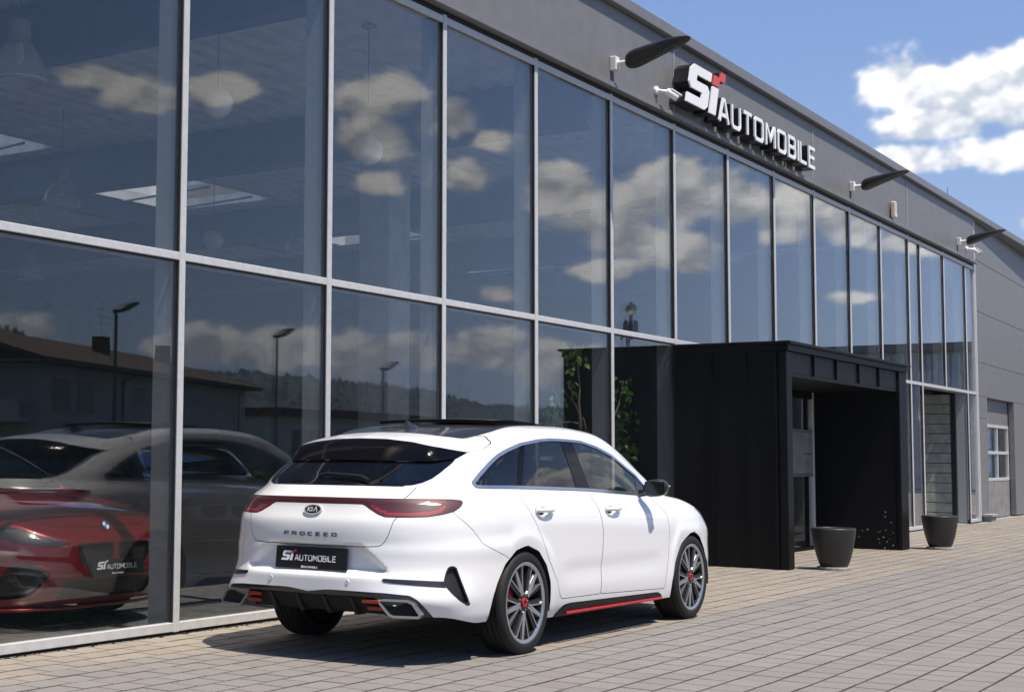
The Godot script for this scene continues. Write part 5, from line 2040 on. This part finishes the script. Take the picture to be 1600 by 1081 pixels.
func build_inside_cars() -> void:
	coupe("red_coupe", "red coupe nosed up to the glass inside the showroom", Vector3(-0.03, 0.0, -4.26), -PI / 2, M.red_paint, true)
	coupe("graphite_coupe", "dark graphite coupe parked deeper inside the showroom", Vector3(8.6, 0.0, -8.2), -PI / 2 - 0.55, M.graphite_paint, false)


# ---------------------------------------------------------------- inside the showroom

func build_showroom_inside() -> void:
	var bells := [[Vector3(0.42, 4.38, -2.17), "large clear bell lamp nearest the glass, top left"], [Vector3(5.04, 4.38, -6.44), "clear bell lamp hanging before the second rooflight"], [Vector3(10.12, 4.38, -6.6), "clear bell lamp hanging before the third rooflight"], [Vector3(10.14, 4.38, -12.4), "small clear bell lamp far back, below the transom"]]
	for b in bells:
		var t := thing("bell_lamp", b[1], "pendant lamp", b[0], 0.0, "bell lamps hanging in the showroom")
		var cord := MB.new()
		cord.tube([Vector3(0, 0.36, 0), Vector3(0, 1.07, 0)], 0.008, 0.008, 6)
		put("cord", cord, M.steel_beam, t)
		var cap := MB.new()
		cap.lathe([Vector2(0.0, 0.16), Vector2(0.085, 0.16), Vector2(0.09, 0.17), Vector2(0.085, 0.34), Vector2(0.06, 0.36), Vector2(0.0, 0.36)], 24)
		put("gear_case", cap, M.plaster_grey, t)
		var bell := MB.new()
		bell.lathe([Vector2(0.225, -0.15), Vector2(0.222, -0.10), Vector2(0.205, -0.02), Vector2(0.165, 0.07), Vector2(0.11, 0.135), Vector2(0.08, 0.158)], 36)
		put("bell_shade", bell, M.lamp_glass, t)
		var rim := MB.new()
		rim.lathe([Vector2(0.222, -0.158), Vector2(0.231, -0.158), Vector2(0.231, -0.145), Vector2(0.222, -0.145)], 36)
		put("shade_rim", rim, M.lamp_rim, t)
		var bulb := MB.new()
		bulb.lathe([Vector2(0.0, -0.02), Vector2(0.03, 0.0), Vector2(0.04, 0.05), Vector2(0.03, 0.12), Vector2(0.02, 0.159), Vector2(0.0, 0.159)], 16)
		put("bulb", bulb, M.lamp_plastic, t)
	var globes := [[Vector3(1.78, 4.2, -1.21), 0.13, "opal globe lamp close behind the upper second pane"], [Vector3(8.0, 4.2, -6.5), 0.14, "opal globe lamp just above the transom"], [Vector3(4.11, 4.2, -1.25), 0.15, "opal globe lamp behind the upper third pane"]]
	for g in globes:
		var t := thing("globe_lamp", g[2], "pendant lamp", g[0], 0.0, "globe lamps hanging in the showroom")
		var r: float = g[1]
		var prof := []
		for k in 15:
			var a := -PI / 2 + PI * k / 14.0
			prof.append(Vector2(maxf(0.0, cos(a)) * r, sin(a) * r))
		var s := MB.new()
		s.lathe(prof, 28)
		put("globe", s, M.opal_globe, t)
		var c := MB.new()
		c.tube([Vector3(0, r - 0.005, 0), Vector3(0, 1.24, 0)], 0.006, 0.006, 6)
		put("cord", c, M.steel_beam, t)
		slab("ceiling_rose", Vector3(-0.06, 1.22, -0.06), Vector3(0.06, 1.255, 0.06), M.plaster_grey, t, 0.01)
	indoor_tree()


func indoor_tree() -> void:
	var t := thing("indoor_tree", "sparse leafy tree in a tub behind the glass beside the portal", "plant", Vector3(7.75, 0.0, -0.75))
	var tub := MB.new()
	tub.lathe([Vector2(0.0, 0.0), Vector2(0.20, 0.0), Vector2(0.27, 0.42), Vector2(0.275, 0.45), Vector2(0.25, 0.45), Vector2(0.24, 0.40), Vector2(0.0, 0.41)], 32)
	put("tub", tub, M.planter, t)
	var r := RandomNumberGenerator.new()
	r.seed = 19
	var trunk := MB.new()
	var twigs := MB.new()
	var leaves := MB.new()
	var pale := MB.new()
	trunk.tube([Vector3(0, 0.38, 0), Vector3(0.03, 0.8, 0.01), Vector3(-0.05, 1.2, 0.0), Vector3(-0.08, 1.55, 0.03), Vector3(-0.10, 1.85, 0.02)], 0.036, 0.018, 8)
	trunk.tube([Vector3(0.02, 0.75, 0.01), Vector3(0.06, 1.2, 0.06), Vector3(0.05, 1.5, 0.05), Vector3(-0.02, 1.68, 0.03)], 0.026, 0.014, 8)
	var ends := [
		[Vector3(-0.10, 1.85, 0.02), Vector3(-0.06, 2.15, 0.0), Vector3(-0.16, 2.50, 0.0)], [Vector3(-0.09, 1.70, 0.02), Vector3(-0.30, 1.85, 0.05), Vector3(-0.42, 2.05, 0.05)],
		[Vector3(-0.05, 1.2, 0.0), Vector3(-0.40, 1.42, 0.06), Vector3(-0.85, 1.95, 0.1)], [Vector3(-0.04, 1.1, 0.0), Vector3(-0.45, 1.25, 0.0), Vector3(-0.95, 1.42, 0.05)],
		[Vector3(0.05, 1.35, 0.05), Vector3(0.30, 1.50, 0.05), Vector3(0.42, 1.72, 0.05)], [Vector3(0.05, 1.2, 0.04), Vector3(0.45, 1.45, 0.1), Vector3(0.95, 1.78, 0.1)],
		[Vector3(0.04, 1.0, 0.0), Vector3(0.5, 1.2, 0.08), Vector3(1.05, 1.42, 0.12)], [Vector3(0.45, 1.45, 0.1), Vector3(0.80, 1.85, 0.1), Vector3(0.98, 2.15, 0.08)],
		[Vector3(0.03, 0.9, 0.0), Vector3(0.6, 1.05, 0.1), Vector3(1.15, 0.95, 0.12)], [Vector3(-0.08, 1.6, 0.03), Vector3(-0.25, 1.62, -0.1), Vector3(-0.50, 1.70, -0.12)],
		[Vector3(-0.40, 1.42, 0.06), Vector3(-0.62, 1.62, 0.0), Vector3(-0.80, 1.55, 0.0)], [Vector3(-0.05, 1.3, 0.0), Vector3(-0.2, 1.5, 0.15), Vector3(-0.36, 1.48, 0.18)],
	]
	for e in ends:
		var mid: Vector3 = e[1]
		twigs.tube([e[0], (e[0] as Vector3).lerp(mid, 0.5) + Vector3(r.randf_range(-0.03, 0.03), 0.02, 0), mid, mid.lerp(e[2], 0.5) + Vector3(0, r.randf_range(-0.03, 0.04), 0.01), e[2]], 0.014, 0.005, 6)
	var clumps := [[1, 10, 0.11], [0, 7, 0.07], [0, 16, 0.15], [2, 9, 0.12], [3, 8, 0.12], [4, 0, 0.1], [5, 26, 0.17], [6, 30, 0.18], [7, 18, 0.14], [8, 16, 0.13], [9, 16, 0.13], [10, 10, 0.11], [11, 14, 0.13]]
	for c in clumps:
		var e = ends[c[0]]
		for k in int(c[1] * 1.7):
			var p: Vector3 = (e[1] as Vector3).lerp(e[2], r.randf_range(0.55, 1.05)) + Vector3(r.randf_range(-1, 1), r.randf_range(-1.1, 0.5), r.randf_range(-0.8, 0.8)) * c[2]
			leaf(leaves if r.randf() < 0.7 else pale, p, r)
	put("trunk", trunk, M.bark_pale, t)
	put("twigs", twigs, M.bark_pale, t)
	var f := put("leaves", leaves, M.leaf, t)
	f.set_meta("kind", "stuff")
	var g := put("young_leaves", pale, M.leaf_pale, t)
	g.set_meta("kind", "stuff")


func leaf(b: MB, p: Vector3, r: RandomNumberGenerator) -> void:
	var d := Vector3(r.randf_range(-1, 1), r.randf_range(-1.6, 0.1), r.randf_range(-1, 1)).normalized()
	var s := d.cross(Vector3(r.randf_range(-1, 1), r.randf_range(-0.2, 1), r.randf_range(-1, 1))).normalized()
	var up := s.cross(d)
	var l := r.randf_range(0.065, 0.11)
	var w := l * r.randf_range(0.26, 0.38)
	var a := p
	var m := p + d * l * 0.45 - up * l * 0.06
	var e := p + d * l
	b.flat(a, m + s * w + up * w * 0.3, m, up)
	b.flat(a, m, m - s * w + up * w * 0.3, up)
	b.flat(e, m + s * w + up * w * 0.3, m, up)
	b.flat(e, m, m - s * w + up * w * 0.3, up)


# ---------------------------------------------------------------- what the glass mirrors: the other side of the street

func street_lamp(at: Vector3, h: float, label: String) -> void:
	var t := thing("street_lamp", label, "street lamp", at, 0.0, "street lamps across the forecourt")
	var b := MB.new()
	b.tube([Vector3(0, -0.02, 0), Vector3(0, 1.2, 0)], 0.07, 0.06, 12)
	b.tube([Vector3(0, 1.2, 0), Vector3(0, h - 0.15, 0)], 0.045, 0.038, 12)
	put("post", b, M.post_grey, t)
	for s in [1.0]:
		var head := MB.new()
		var tilt := 0.35
		head.xf = Transform3D(Basis(Vector3.UP, 0.0 if s > 0 else PI) * Basis(Vector3(0, 0, 1), tilt), Vector3(0.0, h - 0.12 + (0.0 if s > 0 else -0.10), 0.0))
		var prof := PackedVector2Array([Vector2(0.02, -0.05), Vector2(0.28, -0.06), Vector2(0.62, -0.02), Vector2(0.66, 0.02), Vector2(0.56, 0.06), Vector2(0.24, 0.075), Vector2(0.02, 0.03)])
		head.prism(prof, -0.13, 0.13)
		put("lamp_head", head, M.post_grey, t)


func build_across_the_street() -> void:
	street_lamp(Vector3(16.1, 0, 16), 4.5, "single-headed lamp post mirrored left of the first mullion")
	street_lamp(Vector3(21.9, 0, 16), 4.35, "single-headed lamp post mirrored in the second lower pane")
	street_lamp(Vector3(26.6, 0, 16), 3.75, "single-headed lamp post mirrored in the third lower pane")
	# long house with a shallow tiled roof
	var t := thing("long_house", "long grey house with shallow tiled roof and two chimneys, mirrored in the glass", "house", Vector3(41.3, 0, 45), -0.34)
	slab("wall", Vector3(0, -0.02, 0), Vector3(29, 5.75, 11), M.render_grey, t)
	var rf := MB.new()
	var E := [Vector3(-1.4, 5.75, -0.9), Vector3(30.0, 5.75, -0.9), Vector3(30.0, 5.75, 11.9), Vector3(-1.4, 5.75, 11.9)]
	var R0 := Vector3(-1.4, 7.6, 5.5)
	var R1 := Vector3(25.5, 7.6, 5.5)
	rf.quad(E[0], E[1], R1, R0, Vector3(0, 1, -0.4))
	rf.quad(E[3], E[2], R1, R0, Vector3(0, 1, 0.4))
	rf.flat(E[1], E[2], R1, Vector3(0.5, 1, 0))
	var dn := Vector3(0, -0.22, 0)
	rf.quad(E[0], E[1], E[1] + dn, E[0] + dn, Vector3(0, 0, -1))
	rf.quad(E[0] + dn, E[1] + dn, E[2] + dn, E[3] + dn, Vector3.DOWN)
	rf.quad(E[1], E[2], E[2] + dn, E[1] + dn, Vector3(1, 0, 0))
	rf.quad(E[0], R0, R0 + dn, E[0] + dn, Vector3(-1, 0, 0))
	rf.quad(E[3], R0, R0 + dn, E[3] + dn, Vector3(-1, 0, 0))
	var roof := put("roof", rf, M.roof_tile, t)
	for c in [[13.4, 3.0, 1.1], [23.0, 3.2, 1.5]]:
		slab("chimney", Vector3(c[0], 6.3, c[1]), Vector3(c[0] + 0.9, 7.35 + c[2] * 0.5, c[1] + 0.7), M.brick_red, roof)
	var gb := MB.new()
	gb.flat(Vector3(0.0, 5.75, 0.0), Vector3(0.0, 5.75, 11.0), Vector3(0.0, 7.35, 5.5), Vector3(-1, 0, 0))
	put("gable", gb, M.wood_dark, t)
	var an := MB.new()
	an.tube([Vector3(13.8, 7.8, 3.3), Vector3(13.8, 9.6, 3.3)], 0.03, 0.02, 6)
	for y in [8.7, 9.1, 9.45]:
		an.tube([Vector3(13.0, y, 3.3), Vector3(14.6, y, 3.3)], 0.02, 0.02, 6)
	put("roof_aerial", an, M.chrome, roof)
	for w in [[11.0, 4.0, 1.3, 0.9], [13.6, 3.6, 1.0, 1.2], [19.5, 4.2, 1.2, 0.9], [25.0, 4.0, 1.2, 1.0], [1.2, 3.3, 1.9, 1.6], [4.0, 3.3, 1.9, 1.6], [1.2, 0.8, 1.9, 1.6], [4.0, 0.8, 1.9, 1.6]]:
		var f := slab("window", Vector3(w[0] - 0.08, w[1] - 0.08, -0.05), Vector3(w[0] + w[2] + 0.08, w[1] + w[3] + 0.08, -0.002), M.render_pale, t)
		slab("glass", Vector3(w[0], w[1], -0.07), Vector3(w[0] + w[2] * 0.48, w[1] + w[3], -0.052), M.window_dark, f)
		slab("glass", Vector3(w[0] + w[2] * 0.52, w[1], -0.07), Vector3(w[0] + w[2], w[1] + w[3], -0.052), M.window_dark, f)
	for x in [9.4, 17.2, 27.5]:
		var dp := MB.new()
		dp.tube([Vector3(x, 5.4, -0.75), Vector3(x, 5.1, -0.08), Vector3(x, 0.1, -0.08)], 0.05, 0.05, 8)
		put("downpipe", dp, M.post_grey, t)
	var bal := MB.new()
	bal.box(Vector3(-1.2, 2.75, 0.5), Vector3(0, 2.95, 10.5))
	bal.box(Vector3(-1.2, 2.95, 0.5), Vector3(-1.12, 3.75, 10.5))
	put("balcony", bal, M.render_pale, t)
	# low commercial block with a red roof edge
	var b := thing("low_block", "low pale commercial block with red roof edge, mirrored below the hills", "building", Vector3(92, 0, 70), -0.16)
	slab("wall", Vector3(0, 0, 0), Vector3(75, 4.7, 18), M.render_pale, b)
	slab("roof_edge", Vector3(-0.6, 4.7, -0.8), Vector3(75.6, 5.35, 18.8), M.brick_red, b)
	for k in 9:
		var x := 3.0 + 8.0 * k
		var f := slab("window_band", Vector3(x, 0.6, -0.06), Vector3(x + 5.6, 3.6, -0.002), M.window_dark, b)
		for q in 3:
			slab("glazing_bar", Vector3(x + 1.4 * (q + 1) - 0.05, 0.6, -0.12), Vector3(x + 1.4 * (q + 1) + 0.05, 3.6, -0.062), M.render_pale, f)
	# corrugated hall, whose ribs ripple in the far upper panes
	var h := thing("sheet_metal_hall", "ribbed grey sheet-metal hall mirrored in the far upper panes", "building", Vector3(60, 0, 3.4))
	slab("wall", Vector3(0.12, 0, 0), Vector3(22, 6.0, 11.0), M.metal_sheet, h)
	for k in 44:
		var rb := slab("wall_rib", Vector3(0.0, 0.02, 0.06 + 0.25 * k), Vector3(0.118, 5.9, 0.19 + 0.25 * k), M.metal_sheet, h, 0.02)
		rb.visible = true
	slab("eaves", Vector3(-0.25, 6.0, -0.3), Vector3(22.2, 6.35, 11.3), M.post_grey, h)
	# radio mast
	var m := thing("radio_mast", "slim radio mast with a drum of antenna panels, mirrored above the portal", "mast", Vector3(207, 0, 90))
	var ms := MB.new()
	ms.tube([Vector3(0, -0.05, 0), Vector3(0, 25.5, 0)], 0.45, 0.30, 10)
	put("mast_tube", ms, M.post_grey, m)
	for k in 9:
		var a := TAU * k / 9.0
		var pn := MB.new()
		pn.xf = Transform3D(Basis(Vector3.UP, a), Vector3(0, 21.0, 0))
		pn.box(Vector3(0.9, -1.3 + 0.4 * (k % 3), -0.18), Vector3(1.15, 1.3 + 0.3 * (k % 2), 0.18))
		pn.box(Vector3(0.2, -0.05, -0.04), Vector3(0.9, 0.05, 0.04))
		put("antenna_panel", pn, M.post_grey, m)
	var dish := MB.new()
	dish.xf = Transform3D(Basis(Vector3(0, 0, 1), 1.2), Vector3(-0.2, 24.2, -0.3))
	dish.lathe([Vector2(0.0, 0.0), Vector2(0.6, 0.1), Vector2(0.95, 0.3), Vector2(0.95, 0.4), Vector2(0.0, 0.2)], 20)
	put("dish", dish, M.post_grey, m)
	# wooded hills
	var f := FastNoiseLite.new()
	f.seed = 4
	f.frequency = 0.0021
	f.fractal_octaves = 4
	var hl := MB.new()
	var G := []
	var nx := 150
	var nz := 12
	for i in nx + 1:
		var x := -700.0 + 3600.0 * i / nx
		var col := []
		for j in nz + 1:
			var z := 620.0 + 620.0 * j / nz
			var rise := smoothstep(0.0, 1.0, float(j) / (nz - 2)) if j <= nz - 2 else 1.0
			var crest := 112.0 + 40.0 * f.get_noise_2d(x, 5.0) - 0.030 * maxf(0.0, x - 1000.0) + 0.02 * maxf(0.0, 900.0 - x)
			var y := maxf(crest, 18.0) * rise + 4.0 * f.get_noise_2d(x * 7.0, z * 7.0) * rise
			col.append(Vector3(x, y - 0.3, z))
		G.append(col)
	var s := grid_soup(G, false, false, false, func(_q: Vector3): return Vector3(0, 1, -0.3))
	for k in range(0, s.p.size(), 3):
		hl.tri(s.p[k], s.p[k + 1], s.p[k + 2], s.n[k], s.n[k + 1], s.n[k + 2])
	setting(put("hills", hl, M.forest))
	# the forest's rough crown line
	var tr := MB.new()
	var r := RandomNumberGenerator.new()
	r.seed = 8
	for k in 5200:
		var i := r.randi_range(0, nx - 1)
		var j := r.randi_range(3, nz - 1)
		var p: Vector3 = (G[i][j] as Vector3).lerp(G[i + 1][j], r.randf()).lerp(G[i][mini(j + 1, nz)], r.randf() * 0.8)
		var hgt := r.randf_range(3.5, 8.0)
		var wd := hgt * r.randf_range(0.4, 0.8)
		for q in 5:
			var a0 := TAU * q / 5.0
			var a1 := TAU * (q + 1) / 5.0
			var A := p + Vector3(cos(a0) * wd, -1.0, sin(a0) * wd)
			var B := p + Vector3(cos(a1) * wd, -1.0, sin(a1) * wd)
			tr.flat(A, B, p + Vector3(0, hgt, 0), Vector3(cos((a0 + a1) / 2), 0.3, sin((a0 + a1) / 2)))
	var fo := put("far_forest", tr, M.forest)
	fo.set_meta("kind", "stuff")
	fo.set_meta("label", "dark conifer forest covering the distant hills")
	fo.set_meta("category", "forest")
